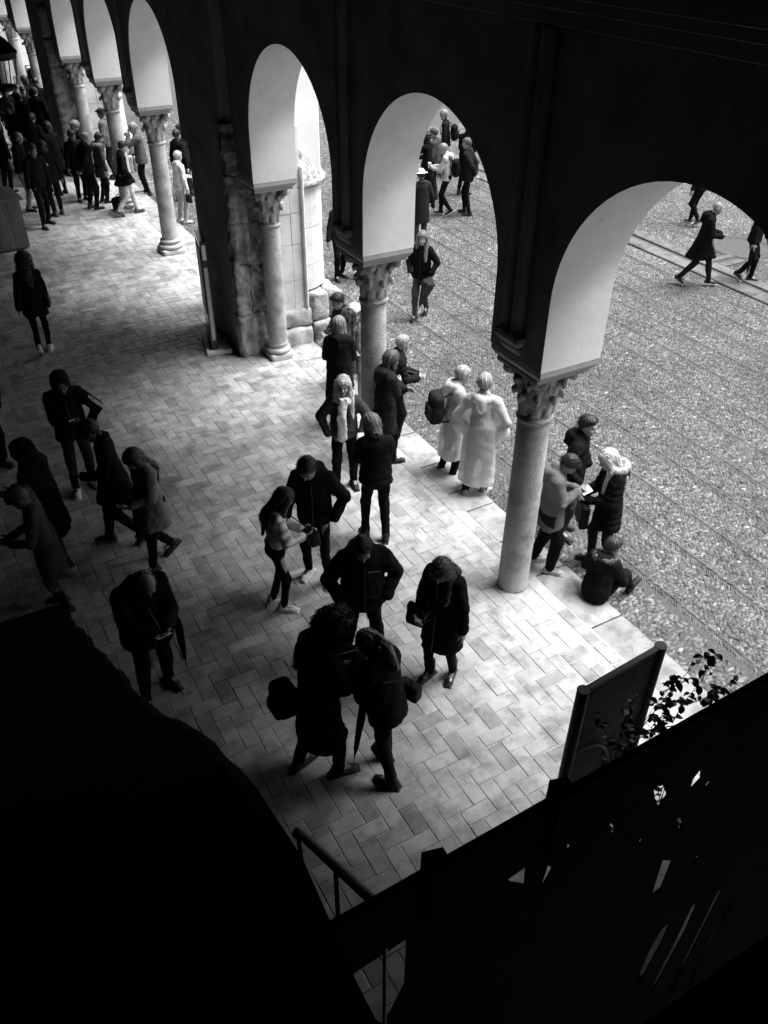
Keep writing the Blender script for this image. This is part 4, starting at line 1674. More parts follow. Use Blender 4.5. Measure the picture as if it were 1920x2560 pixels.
person(1.55, .46, 104, 'person in black padded jacket facing right behind the leaflet reader', 1.70, L='pocket', Rr='pocket', hp=6, hy=10, hair='short', hc=.012, sk=.3,
       topc=.014, topq=(.10, .008), hem=.80, trc=.05, shc=.03, hood='down', bulk=1.06)
a = person(1.52, -.22, -108, 'person in black puffer coat with white fur hood', 1.63, 'f', L='front', Rr='front', hp=26, hair='long', hc=.40, sk=.3,
           top='coat', hem=.66, topc=.012, topq=(.085, .012), trc=.03, hood='down', fur=(.62, 'hood'), bulk=1.15, stag=.1)
handbag(a, a['U']((-.05, .33, .90)), 'black shopping bag held by the person with white fur hood', .014, (.15, .05, .15), flap=False)
person(1.06, -.70, 22, 'person sitting on the kerb in dark coat with grey fur collar', 1.48, 'f', L='lap', Rr='lap', hp=20, hy=28, hair='short', hc=.03, sk=.2,
       pose='sit', top='jacket', topc=.015, trc=.02, fur=(.12, 'collar'), hood='down', bulk=1.15, z0=-.02, lean=10)
# --- left, in the dark
a = person(-3.04, 8.5, 8, 'person walking away in dark coat with pale shoes and shoulder bag', 1.69, 'f', L='bwd', Rr='fwd', legs='walk', stride=.12, hp=8, hair='curly', hc=.012,
           top='coat', hem=.72, topc=.012, trc=.012, shc=.5, sole=.6, z0=0, legw=.85)
handbag(a, a['U']((.22, .02, .92)), 'dark shoulder bag on the person walking away in pale shoes', .02, (.04, .12, .10), sling(a, a['U']((.22, .02, .92)), 1), flap=False)
a35 = person(-3.42, 4.16, 172, 'person in black hooded jacket with white letters down the sleeve', 1.76, Rr=((.02, .28, 1.2), (.7, -1, -.3)), L=((.20, .14, .98), (1, -.4, .1)), hp=22, topc=.01, trc=.03, hem=.80,
             hood='up', bulk=1.12, shc=.55, sole=.7, z0=0, spread=.12, stag=.05, sk=.08, legw=.95)
slab_item(a35, 'phone', a35['wri'][1] + (-.02, .07, .02), (.034, .07, .004), 'lit phone in the hand of the person with lettered sleeve', 'phone', M_PAPER, rotx(.7), M_PAPER)
person(-3.26, 2.80, -82, 'person in long dark coat stepping left behind the grey wool coat', 1.74, L='front', Rr='down', hp=36, hy=10, hair='short', hc=.008, sk=.10, legs='walk', stride=.22,
       top='coat', hem=.60, topc=.009, trc=.009, shc=.05, sole=.2, z0=0)
a = person(-3.0, 2.22, -118, 'person in grey wool coat stepping left with loose long hair', 1.66, 'f', L='front', Rr='down', hp=30, hair='long', hc=.012, legs='walk2', stride=.20,
           top='coat', hem=.62, topc=.20, trc=.011, shc=.03, z0=0, gather=.02)
umbrella(a, a['wri'][1] + (.0, .03, -.02), (0, .1, -1), 'black umbrella hanging from the person in grey wool coat', .6, .01)
a38 = person(-3.64, .28, 168, 'person in dark jacket bent over a phone with umbrella on arm', 1.80, L='hold', Rr='hold', hp=46, hair='balding', hc=.04, sk=.14,
             topc=.012, hem=.74, trc=.012, bulk=1.2, build=1.08, spread=.14, stag=.08, z0=0, lean=9, shc=.02)
slab_item(a38, 'phone', (a38['wri'][-1] + a38['wri'][1]) / 2 + (0, .09, .03), (.075, .045, .006), 'phone in wallet case held by the bent person in dark jacket', 'phone', M_GLASSB, rotx(.4) @ rotz(.2), M_PAPER)
umbrella(a38, a38['elb'][-1] + (-.03, .06, -.06), (0, .04, -1), 'folded umbrella hooked on the arm of the bent person in dark jacket', .56, .012)
M_CLEAR = thin_plastic('clear_plastic', .4, .09)
person(-4.2, 2.02, -80, 'person in clear plastic rain cape at the left edge', 1.62, 'f', L='front', Rr='front', hp=14, hair='none', hc=.02, hood='up', sk=.05,
       top='poncho', hem=.42, topc=.014, cape=M_CLEAR, trc=.01, z0=0, bulk=1.1)
person(-4.05, 2.62, -60, 'tall dark hooded person behind the clear plastic cape', 1.78, L='front', Rr='front', hp=10, hood='up', top='coat', topc=.008, trc=.01, bulk=1.3, z0=0, sk=.05)
person(-4.32, 5.2, 160, 'person in black jacket cut off by the left edge above the plastic cape', 1.72, hair='short', hc=.01, topc=.01, trc=.012, z0=0, sk=.1, L='front', Rr='down', tier=1)
# --- court, middle distance
CT = 'people in the cobbled court'
a = person(3.40, 6.90, 196, 'person in dark jacket striding with a half furled umbrella on the cobbles', 1.62, 'f', tier=1, L='pocket', Rr=((.16, .24, .98), (.7, -1, 0)), legs='walk', stride=.17, hp=2, hy=-20,
           hair='long', hc=.12, topc=.012, hem=.80, trc=.06, shc=.02, group=CT, bulk=1.05)
umbrella(a, a['wri'][-1] + (-.05, .12, .02), (.32, .10, -1), 'half furled grey umbrella of the striding person on the cobbles', .62, .05, .05, .06)
person(9.15, 5.62, 88, 'person in long black coat striding right across the stone channel', 1.68, tier=1, legs='walk2', stride=.32, hp=22, hair='bald', L='front', Rr='front', sk=.2,
       top='coat', hem=.58, topc=.01, trc=.02, shc=.02, sole=.55, bulk=1.12, group=CT, hood='down')
a = person(10.25, 5.30, 100, 'person in dark trousers holding a paper bag, cut off by the right arch', 1.70, tier=1, legs='walk2', stride=.13, L='fwd', Rr='down', topc=.012, trc=.012, shc=.02, sole=.7, group=CT, spread=.1)
umbrella(a, a['wri'][1] + (0, 0, -.03), (0, .05, -1), 'umbrella hanging beside the paper bag holder at the right arch', .6, .012)
slab_item(a, 'paper_bag', a['wri'][-1] + (0, .08, .0), (.14, .012, .09), 'crumpled white paper bag held near the right arch', 'bag', M_PAPER, rotz(.3))
person(12.0, 8.4, -60, 'person of whom only dark trousers show beyond the stone channel', 1.72, tier=1, legs='walk', stride=.16, topc=.012, trc=.012, shc=.08, sole=.6, group=CT)
a = person(7.10, 11.8, -84, 'person in pale hoodie walking with a cup and black backpack', 1.66, 'f', tier=1, L='hold', Rr='hold', hp=22, hair='crop', hc=.30, topc=.40, hem=.86, hood='down', trc=.012, shc=.02, sole=.6,
           legs='walk', stride=.14, group=CT, sk=.32)
backpack(a, 'small black backpack on the person in pale hoodie', .014, off=(0, -.24, 1.14), size=(.13, .09, .2))
o = item(a, 'cup', a['U']((0, .42, 1.2)), 'white paper cup held by the person in pale hoodie', 'cup')
V, F = lathe([(.028, -.05), (.038, .05), (.04, .055)], 16)
obj('cup_body', V, F, M_PAPER, o)
V, F = lathe([(.041, .053), (.041, .063), (.03, .068)], 16)
obj('lid', V, F, M_PAPER, o)
person(7.60, 11.62, -78, 'person in dark rain jacket with hands clasped behind the back beyond the cobbles', 1.76, tier=1, L='back', Rr='back', hp=8, hair='crop', hc=.12, topc=.025, hem=.78, trc=.012, shc=.03, group=CT, stag=.08, sk=.25)
person(7.15, 12.75, -80, 'person in long black coat with hand raised to face beyond the pale hoodie', 1.72, 'f', tier=1, L='face', Rr='front', hp=6, hair='curlbob', hc=.012, top='coat', hem=.62, topc=.01, trc=.05, shc=.02, group=CT, legs='walk', stride=.12, sk=.4)
person(5.36, 10.1, -20, 'person in white sun hat and dark coat seen from behind', 1.66, tier=1, hp=10, hair='short', hc=.02, hat='sun', top='coat', hem=.6, topc=.03, trc=.05, group=CT, L='wide', Rr='wide')
person(7.62, 13.1, -70, 'person in grey knitted hat beyond the pale hoodie', 1.68, tier=2, hair='short', hc=.05, hat='knit', topc=.05, trc=.02, group=CT)
a = person(8.95, 14.7, -90, 'person with dark backpack farthest away under the middle arch', 1.70, tier=2, hair='bob', hc=.2, topc=.02, trc=.02, group=CT, sk=.35)
backpack(a, 'dark backpack on the farthest person under the middle arch', .014, off=(0, -.24, 1.14), size=(.14, .09, .2))
person(8.45, 13.0, 30, 'person in black half hidden by the right side of the middle arch', 1.74, tier=2, hair='short', hc=.02, topc=.01, top='coat', trc=.01, group=CT, L='front', Rr='front')
person(2.95, 9.3, 150, 'person in dark trousers just behind the stone buttress', 1.66, 'f', tier=1, hair='bob', hc=.05, topc=.03, trc=.012, shc=.02, group=CT, stag=.06)
person(3.4, 9.1, -150, 'person in black coat standing right of the stone buttress', 1.68, 'f', tier=1, hair='short', hc=.02, topc=.015, top='coat', trc=.012, shc=.02, group=CT)
# --- far end of the arcade
FA = 'people at the far end of the arcade'
a = person(-1.62, 15.2, 150, 'person in black uniform with round white sleeve badge', 1.80, tier=1, L='down', Rr='down', hp=6, hair='short', hc=.015, topc=.01, trc=.01, z0=0, group=FA, spread=.14, stag=.12, sk=.15, hem=.84)
V, F = lathe([(.04, -.004), (.042, .004), (.03, .007)], 16)
obj('sleeve_badge', V @ roty(-1.2).T + (a['shj'][-1] * .6 + a['elb'][-1] * .4) + (-.07, .03, 0), F, M_PAPER, a['root'])
person(-1.72, 16.6, 110, 'person in black jacket and light trousers behind the wooden desk', 1.78, tier=1, hp=12, hair='balding', hc=.1, topc=.012, trc=.30, z0=0, group=FA, sk=.3, hem=.88)
person(-1.22, 15.9, -20, 'person in dark padded jacket standing right of the black uniform', 1.66, tier=1, hair='bob', hc=.02, topc=.012, trc=.012, z0=0, group=FA, shc=.05, bulk=1.1)
a = person(-.42, 16.8, 160, 'person in black coat with hanging bag beside the dark far pier', 1.68, tier=1, hp=18, hair='short', hc=.015, topc=.012, trc=.012, z0=0, group=FA, top='coat', hem=.7, sk=.2)
handbag(a, (-.28, .05, .62), 'black bag hanging beside the person at the far pier', .012, (.1, .06, .13), flap=False)
person(-.33, 16.0, 60, 'person in black puffer with hands clasped behind the back in the arcade', 1.75, tier=1, hp=14, hair='balding', hc=.2, topc=.014, topq=(.09, .01), trc=.012, z0=0, group=FA, L='back', Rr='back', sk=.34, bulk=1.06)
person(.05, 16.4, 75, 'person in grey coat with pale fur collar', 1.62, 'f', tier=1, hp=16, hair='short', hc=.012, top='coat', hem=.66, topc=.06, fur=(.3, 'collar'), trc=.012, z0=0, group=FA, hood='down')
person(-.12, 17.2, -100, 'person in dark jacket behind the black puffer at the far pier', 1.76, tier=1, hp=10, hair='short', hc=.2, topc=.02, trc=.015, z0=0, group=FA, sk=.3)
person(.80, 18.4, -70, 'person in flat cap and grey pullover by the far column', 1.74, tier=1, hp=4, hair='crop', hc=.05, hat='cap', topc=.11, trc=.02, z0=0, group=FA, sk=.22, bulk=1.1)
person(.28, 15.15, 78, 'person in black coat and white trousers walking right in far arcade', 1.66, 'f', tier=1, legs='walk2', stride=.26, hp=20, hair='short', hc=.012, top='coat', hem=.74, topc=.01, trc=.5, shc=.06, z0=0, group=FA, L='pocket', Rr='pocket', gather=.03)
person(1.18, 16.8, -88, 'person in grey jacket and glasses with hand at the mouth', 1.74, tier=1, hp=12, hair='crop', hc=.3, topc=.09, hem=.78, trc=.012, shc=.05, group=FA, L='face', Rr='down', glasses=True, bulk=1.1)
a = person(1.30, 14.2, 62, 'person in white jacket and white trousers beyond the column', 1.60, 'f', tier=1, hp=8, hair='crop', hc=.5, topc=.6, hem=.82, trc=.4, shc=.55, group=FA, Rr='down', L='front')
handbag(a, a['wri'][1] + (0, .02, -.2), 'dark handbag held by the person in white', .03, (.09, .04, .1), flap=False)
person(1.85, 15.9, 40, 'person in black behind the person in white jacket', 1.66, 'f', tier=1, hair='short', hc=.012, topc=.012, trc=.012, group=FA)
person(2.2, 16.3, -60, 'person in dark jacket at the back of the far court', 1.70, tier=2, hair='short', hc=.03, topc=.03, trc=.02, group=FA)
crowd = [(.33, 25.2, 120, 1.7, .02, 'short', .3), (0, 24.3, -60, 1.68, .015, 'bob', .03), (-.62, 22.9, 160, 1.72, .012, 'short', .02), (-.44, 22.8, 170, 1.66, .012, 'short', .015), (-.95, 22.7, 150, 1.7, .02, 'bob', .02),
         (.06, 23.3, 0, 1.76, .01, 'short', .01), (.68, 27.1, 30, 1.68, .02, 'short', .02), (-.75, 21.5, 20, 1.7, .012, 'short', .015), (-1.4, 22.2, 100, 1.72, .02, 'short', .1), (-1.1, 20.6, -150, 1.66, .015, 'bob', .02), (-.25, 21.9, 10, 1.74, .008, 'short', .012), (-1.0, 18.6, 30, 1.74, .01, 'short', .02), (-.75, 17.6, -30, 1.70, .012, 'bob', .015), (-1.9, 18.4, 60, 1.72, .012, 'short', .05)]
clab = ['person in dark coat right of the lantern glass below the farthest column', 'person in dark jacket in the crowd under the farthest arch', 'person in black coat below the lantern facing the viewer', 'shorter person in dark jacket below the lantern edge',
        'person at the left edge below the lantern', 'tall person in black with back turned beside the far pier', 'most distant person beside the farthest column', 'person in black with back turned left of the far pier',
        'person in dark coat deep in the gallery at left', 'person in dark jacket deep in the gallery facing the viewer', 'person in broad black coat closest to the far pier', 'person in black coat behind the black uniform', 'person in black coat between the uniform and the far pier', 'person in dark coat behind the ticket desk at the left edge']
for (x, y, ph, h, c, hr, hc_), lb in zip(crowd, clab):
    person(x, y, ph, lb, h, tier=2, hair=hr, hc=hc_, topc=c, trc=.012, z0=0, group='crowd deep in the arcade', top='coat' if h > 1.69 else 'jacket', sk=.25, L='front' if h > 1.7 else 'down')

# ================================================================== FURNITURE, SIGNS, NEAR STAIR
# ---- totem sign at the pier
t = empty('totem_sign', (-.47, 7.40, 0), R(-12), 'dark standing information totem with pale base plate at the pier', 'sign')
V, F = bevel_box((-.15, -.36, .0), (.27, .36, .075), .006)
obj('base_plate', V, F, M_PAPER, t)  # white colour stands for light reflected off the plate
V, F = bevel_box((-.055, -.30, .076), (.055, .30, 1.92), .008)
obj('panel', V, F, M_GLASSB, t)
V, F = bevel_box((-.032, -.306, .25), (.026, -.301, 1.50), .002)
obj('edge_strip', V, F, M_SHEEN, t)  # grey strip painted as the sheen of the glossy panel side
V, F = bevel_box((-.03, -.306, 1.62), (.03, -.301, 1.86), .002)
obj('edge_light', V, F, M_PAPER, t)  # white patch painted as a glint on the glossy panel side
V, F = bevel_box((-.062, -.27, .7), (-.056, .27, 1.8), .002)
obj('print', V, F, mat('totem_print', .05, .5, .5, 6), t)

# ---- poster stand
s = empty('poster_stand', (-.99, -2.89, 0), R(4), 'standing poster panel between two round steel posts near the kerb', 'sign')
for sx in (-.385, .385):
    MB().tube([(sx, 0, .0), (sx, 0, 1.985), (sx, 0, 1.995)], [.045, .045, .04], 16).obj('post', M_IRON, s)
    MB().tube([(sx, 0, 1.997), (sx, 0, 2.004)], [.047, .045], 16).obj('post_cap', mat('dull_steel', .07, .5, .1, 20), s)
V, F = bevel_box((-.34, -.016, .18), (.34, .016, 1.98), .004)
obj('panel', V, F, M_IRON, s)
V, F = bevel_box((-.34, -.022, 1.982), (.34, .022, 2.002), .003)
obj('top_rail', V, F, mat('dull_steel', .2), s)
PM_ = mat('poster_print', .07, .6, .85, 2.4, 0, 1, .1, stain=.75, sscale=3.1)
V, F = bevel_box((-.33, -.0195, .22), (.33, -.0165, 1.95), .001)
obj('print', V, F, PM_, s)
mb = MB()
ring = [(-.30 + .34 * math.cos(a), -.021, .95 + .34 * math.sin(a)) for a in np.linspace(-.5, 1.75, 14)]
mb.tube(ring, .012, 6)
mb.obj('printed_arc', mat('print_grey', .09, .5, .2, 8), s)
V, F = bevel_box((-.42, -.22, 0), (-.35, .22, .03), .006)
obj('foot', V, F, M_IRON, s)
o = bpy.data.objects.new('foot', bpy.data.objects['foot'].data)
o.location = (.77, 0, 0)
link(o, s)

# ---- ticket desk, hanging lantern, bag
k = empty('ticket_desk', (-2.9, 14.3, 0), R(6), 'tall wooden ticket desk with plank front at the left edge', 'desk')
for i in range(5):
    V, F = bevel_box((.60 - (i + 1) * .28, -.5, .04), (.60 - i * .28 - .006, -.46, 1.02), .004)
    obj('plank', V, F, M_WOOD, k)
V, F = bevel_box((-.80, -.455, .02), (.59, .4, 1.02), .006)
obj('carcass', V, F, M_WOOD, k)
V, F = bevel_box((-.85, -.56, 1.03), (.66, .45, 1.09), .01)
obj('counter_top', V, F, M_WOOD, k)
V, F = bevel_box((-.80, -.2, 1.095), (.12, -.1, 1.85), .01)
obj('screen_panel', V, F, M_BLACKWOOD, k)

l = empty('hanging_lantern', (-3.30, 4.0, 4.78), 0, 'black iron lantern with glass body hanging at the upper left edge', 'lantern')
mb = MB()
mb.add(*lathe([(.205, .30), (.21, .325), (.19, .345), (.13, .42), (.06, .48), (.03, .50), (.02, .54)], 12))
mb.obj('roof', M_IRON, l)
V, F = lathe([(.188, .265), (.195, .27), (.195, .298), (.188, .30)], 12)
obj('collar', V, F, M_IRON, l)
V, F = lathe([(.135, 0), (.14, .004), (.14, .03), (.135, .034)], 12)
obj('bottom_ring', V, F, M_IRON, l)
M_LG = thin_plastic('lantern_glass', .3, .12)
V, F = lathe([(.132, .035), (.18, .264)], 12)
obj('glass', V, F[:12], M_LG, l)
for i in range(6):
    a = i * math.pi / 3
    MB().tube([(.138 * math.cos(a), .138 * math.sin(a), .03), (.184 * math.cos(a), .184 * math.sin(a), .27)], .006, 6).obj('glazing_bar', M_IRON, l)
MB().tube([(0, 0, .52), (0, 0, 2.25)], .008, 6).obj('chain', M_IRON, l)
mb = MB()
mb.add(*lathe([(.01, .04), (.012, .12), (.035, .15), (.03, .2), (.008, .23)], 10))
mb.obj('bulb', M_PAPER, l)

b = empty('travel_bag', (.20, 15.7, 0), .4, 'dark soft bag left on the floor in the far arcade', 'bag')
S = SDF()
S.rbox((0, 0, .14), (.16, .12, .15), None, .07)
obj('bag_body', *S.mesh(.022, noise=.008, nf=24), cloth(.02), b, smooth=True)
MB().tube([(-.08, 0, .27), (-.05, 0, .34), (.05, 0, .34), (.08, 0, .27)], .012, 6).obj('handle', cloth(.02), b)


def text_on(name, s, size, parent, Mw, mt):
    c = bpy.data.curves.new(name, 'FONT')
    c.body = s
    c.size = size
    c.extrude = .0008
    c.align_x = 'CENTER'
    c.align_y = 'CENTER'
    c.materials.append(mt)
    o = bpy.data.objects.new(name, c)
    COL.objects.link(o)
    bpy.context.view_layer.update()
    me = bpy.data.meshes.new_from_object(o)
    bpy.data.objects.remove(o)
    o = bpy.data.objects.new(name, me)
    link(o, parent)
    o.matrix_basis = Mw
    return o


def mframe(o, Rm):
    M = Matrix(np.asarray(Rm).tolist()).to_4x4()
    M.translation = Vector(o)
    return M


# sleeve letters of the hooded figure (his left arm, screen right) and the chest print
d = a35
up_ = nrm(d['elb'][-1] - d['wri'][-1])
for (info, s, which, size) in ((a35, 'AEEBOH', -1, .06),):
    p0, p1 = info['shj'][which], info['elb'][which]
    ax = nrm(p0 - p1)
    zz = nrm(np.array([which * .75, .75, .1]))
    zz = nrm(zz - (zz @ ax) * ax)
    yy = np.cross(zz, ax)
    text_on('sleeve_letters', s, size, info['root'], mframe(p1 * .75 + p0 * .25 + zz * .083, np.stack([ax, yy, zz], 1)), M_PAPER)
i_ = TXT
zz = i_['Rl'] @ np.array([0, 1, .12])
xx = i_['Rl'] @ np.array([-1, 0, 0])
text_on('chest_print', 'COLUMBIA', .024, i_['root'], mframe(i_['U']((-.085, .152, 1.32)), np.stack([xx, np.cross(nrm(zz), xx), nrm(zz)], 1)), mat('print_white', .5, .8, 0, 1))

# ---- the stair the picture is taken from: sloping parapet wall at left, timber screen in front
prof = [(3.4, -.9), (2.22, -.09), (1.0, .76), (-.4, 1.75), (-1.2, 2.35), (-1.63, 2.66), (-2.19, 3.03), (-2.5, 3.27), (-2.82, 3.5), (-3.3, 3.9), (-3.74, 4.26), (-4.0, 4.49), (-4.18, 4.63), (-4.33, 4.75), (-4.44, 4.85),
        (-4.52, 4.9), (-4.61, 4.94), (-4.75, 5.0), (-4.9, 4.94), (-5.0, 4.92), (-5.11, 4.98), (-6.4, 5.0), (-6.4, -.9)]
st = empty('stair_parapet', (-4.6, -3, 0), 0, 'black rough plastered stair parapet sloping down at lower left', 'parapet')
pp = []
for (a, b) in zip(prof[:-2], prof[1:-1]):
    nseg = max(1, int(math.hypot(a[0] - b[0], a[1] - b[1]) / .12))
    for t_ in range(nseg):
        u = t_ / nseg
        pp.append((a[0] + (b[0] - a[0]) * u, a[1] + (b[1] - a[1]) * u))
pp.append(prof[-2])
pp = np.array(pp)
xs = [-4.2, -4.235, -4.4, -4.6, -4.8, -5.0]
V, F = [], []
m_ = len(pp)
for it_ in range(3):                                         # worn, rounded edge
    pp[1:-1] = .25 * pp[:-2] + .5 * pp[1:-1] + .25 * pp[2:]
for i, x in enumerate(xs):
    for j, (y, z) in enumerate(pp):
        dz = -.03 if i == 0 else 0
        e = .010 * math.sin(j * .37) + .006 * math.sin(j * .9 + 1) + .003 * math.sin(j * 2.3)
        V.append((x + 4.6 + (e if i < 2 else 0), y + 3, z + dz + .4 * e))
for i in range(len(xs) - 1):
    for j in range(m_ - 1):
        F.append((i * m_ + j, i * m_ + j + 1, (i + 1) * m_ + j + 1, (i + 1) * m_ + j))
n0 = len(V)
for x in (xs[0], xs[-1]):
    for (y, z) in pp:
        V.append((x + 4.6, y + 3, -1.0))
for j in range(m_ - 1):
    F.append((j + 1, j, n0 + j, n0 + j + 1))
    q = (len(xs) - 1) * m_
    F.append((q + j, q + j + 1, n0 + m_ + j + 1, n0 + m_ + j))
F.append((m_ - 1, n0 + m_ - 1, n0 + 2 * m_ - 1, len(xs) * m_ - 1))
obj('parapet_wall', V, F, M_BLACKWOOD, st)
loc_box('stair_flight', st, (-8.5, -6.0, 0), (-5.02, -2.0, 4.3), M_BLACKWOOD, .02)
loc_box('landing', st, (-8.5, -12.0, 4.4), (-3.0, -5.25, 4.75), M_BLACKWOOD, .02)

# timber screen: rail, notched post heads, boards with the openings between them
import mathutils
OPEN = {'tri': [(-3.485, 3.995), (-3.42, 4.01), (-3.41, 3.9), (-3.47, 3.965)], 'q2': [(-3.325, 3.94), (-3.30, 3.9), (-3.322, 3.83), (-3.332, 3.84)], 'pent': [(-3.075, 3.98), (-3.04, 3.92), (-3.05, 3.90), (-3.08, 3.93)],
        'tri2': [(-3.04, 4.06), (-3.01, 4.06), (-3.01, 4.045)], 'tall': [(-2.70, 3.47), (-2.685, 3.475), (-2.635, 3.40), (-2.635, 3.2), (-2.685, 3.19)], 'q5': [(-2.50, 3.28), (-2.46, 3.31), (-2.445, 3.21), (-2.475, 3.23)],
        'l1': [(-2.91, 4.06), (-2.85, 4.05), (-2.82, 3.95), (-2.84, 3.89), (-2.88, 3.97)], 'l2': [(-2.70, 3.96), (-2.675, 4.0), (-2.655, 3.93), (-2.695, 3.89)], 'l3': [(-2.705, 3.73), (-2.68, 3.72), (-2.635, 3.58), (-2.665, 3.62)],
        'b1': [(-3.275, 4.01), (-3.255, 4.01), (-3.24, 3.97), (-3.26, 3.96)],
        's1': [(-2.505, 2.75), (-2.475, 2.77), (-2.475, 2.6), (-2.51, 2.22), (-2.53, 2.24), (-2.525, 2.6)], 's2': [(-2.335, 2.78), (-2.315, 2.80), (-2.315, 2.53), (-2.355, 1.98), (-2.37, 2.0), (-2.345, 2.5)],
        's3': [(-2.16, 2.75), (-2.148, 2.76), (-2.158, 2.25), (-2.175, 1.64), (-2.185, 1.64), (-2.17, 2.28)], 's4': [(-1.969, 2.56), (-1.963, 2.56), (-1.987, 2.24), (-1.993, 1.47), (-1.998, 1.47), (-1.997, 2.26)],
        'low': [(-4.02, 3.96), (-3.84, 3.985), (-3.84, 3.70), (-3.91, 3.5), (-3.98, 3.66)]}
for q_ in ('s1', 's2', 's3', 's4'):                        # the gaps between the sloping boards
    mx_ = {'s1': 1.5, 's2': 1.7, 's3': 2.2, 's4': 2.0}[q_]
    ln_ = lambda z: (OPEN[q_][0][0] + (OPEN[q_][3][0] - OPEN[q_][0][0]) * (OPEN[q_][0][1] - z) / (OPEN[q_][0][1] - OPEN[q_][3][1]))
    OPEN[q_] = [(ln_(b_) + (a_ - ln_(b_)) * mx_, b_) for a_, b_ in OPEN[q_]]
rh_ = np.random.default_rng(33)
for k_ in range(26):                                        # random small holes that imitate flecks of light among the leaves
    cx_, cz_ = rh_.uniform(-2.98, -2.42), rh_.uniform(3.52, 4.04)
    if any(abs(cx_ - q[0]) < .045 and abs(cz_ - q[1]) < .06 for o_ in OPEN.values() for q in o_):
        continue
    n_ = rh_.integers(4, 7)
    a0 = rh_.uniform(0, 6)
    OPEN['gap%d' % k_] = [(cx_ + rh_.uniform(.005, .013) * math.cos(a0 + 6.283 * i / n_), cz_ + rh_.uniform(.008, .02) * math.sin(a0 + 6.283 * i / n_)) for i in range(n_)]
scr = empty('timber_screen', (-2, -4.6, 0), 0, 'black timber stair screen with heavy top rail at lower right', 'screen')
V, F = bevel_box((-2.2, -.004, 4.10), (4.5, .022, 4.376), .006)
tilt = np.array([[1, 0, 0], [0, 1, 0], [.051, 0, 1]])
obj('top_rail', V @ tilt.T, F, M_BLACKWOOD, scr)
for x, z in ((-1.755, 4.345), (-1.33, 4.37)):
    mb = MB()
    Vv = [(x - .035, -.03, 4.05), (x + .035, -.03, 4.05), (x + .035, .03, 4.05), (x - .035, .03, 4.05), (x - .035, -.03, z - .02), (x + .035, -.03, z - .04), (x + .035, .03, z - .03), (x - .035, .03, z)]
    mb.add(Vv, [(3, 2, 1, 0), (4, 5, 6, 7)] + [(i, (i + 1) % 4, 4 + (i + 1) % 4, 4 + i) for i in range(4)])
    mb.obj('post_head', M_BLACKWOOD, scr)
pts, con = [], []


def ring_(poly):
    n = len(pts)
    for q in poly:
        pts.append(mathutils.Vector(q))
    con.extend([(n + i, n + (i + 1) % len(poly)) for i in range(len(poly))])


ring_([(-4.19, -.0), (2.5, -.0), (2.5, 4.34), (-4.19, 3.99)])
for p_ in OPEN.values():
    ring_(p_)
vs, es, fs, _, _, _ = mathutils.geometry.delaunay_2d_cdt(pts, con, [], 1, 1e-5)


def inside(p, poly):
    c = False
    j = len(poly) - 1
    for i in range(len(poly)):
        if (poly[i][1] > p[1]) != (poly[j][1] > p[1]) and p[0] < (poly[j][0] - poly[i][0]) * (p[1] - poly[i][1]) / (poly[j][1] - poly[i][1]) + poly[i][0]:
            c = not c
        j = i
    return c


keep = []
for f in fs:
    c = sum((vs[i] for i in f), mathutils.Vector((0, 0))) / len(f)
    if inside(c, [(-4.19, 0), (2.5, 0), (2.5, 4.34), (-4.19, 3.99)]) and not any(inside(c, q) for q in OPEN.values()):
        keep.append(tuple(f))
import bmesh
bm = bmesh.new()
bv = [bm.verts.new((v[0] + 2, .0, v[1])) for v in vs]
for f in keep:
    bm.faces.new([bv[i] for i in f])
bmesh.ops.recalc_face_normals(bm, faces=bm.faces)
r_ = bmesh.ops.extrude_face_region(bm, geom=list(bm.faces))
bmesh.ops.translate(bm, vec=(0, .006, 0), verts=[e for e in r_['geom'] if isinstance(e, bmesh.types.BMVert)])
bmesh.ops.recalc_face_normals(bm, faces=bm.faces)
me = bpy.data.meshes.new('pierced_sheet')
bm.to_mesh(me)
bm.free()
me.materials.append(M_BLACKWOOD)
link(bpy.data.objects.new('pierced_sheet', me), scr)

hr = empty('stair_handrail', (-3.9, -4.2, 0), 0, 'thin black iron handrail with a single upright by the stair foot', 'handrail')
MB().tube([(0, .27, 3.63), (0, .255, 3.665), (0, -.35, 4.13)], .017, 10).obj('rail', M_IRON, hr)
MB().tube([(0, -.06, 3.88), (0, -.06, 3.1)], .0085, 8).obj('upright', M_IRON, hr)
MB().tube([(0, .255, 3.66), (0, .245, 3.5), (0, .25, 3.2)], .009, 8).obj('end_scroll', M_IRON, hr)
MB().tube([(-.10, -.545, 4.36), (-.10, -.55, 4.05), (-.10, -.55, 3.4)], .006, 8).obj('lower_upright', M_IRON, hr)

# ---- shrub behind the screen, its shoots showing above the rail
PX_ = (-2.0, -3.75)
sh = empty('leafy_shrub', (PX_[0], PX_[1], 0), 0, 'leafy shrub whose dark shoots stick up over the timber rail', 'plant')
LV, LF = [], []
for i in range(7):
    u = i / 6
    wd = .019 * math.sin(math.pi * u ** .8) ** .9 + .0004
    for s_ in (-1, 0, 1):
        LV.append((s_ * wd, u * .058, .012 * math.sin(u * 3) - abs(s_) * -.006))
for i in range(6):
    for j in range(2):
        a = i * 3 + j
        LF.append((a, a + 1, a + 4, a + 3))
LME = mesh('leaf', LV, LF, M_LEAF, smooth=True)
LV_ = np.array(LV)
mb = MB()
mb.tube([(0, 0, .02), (.03, .0, 1.2), (-.02, .02, 2.3), (.12, .0, 2.62)], [.035, .03, .025, .014], 8)
rl = np.random.default_rng(12)
leaves = []


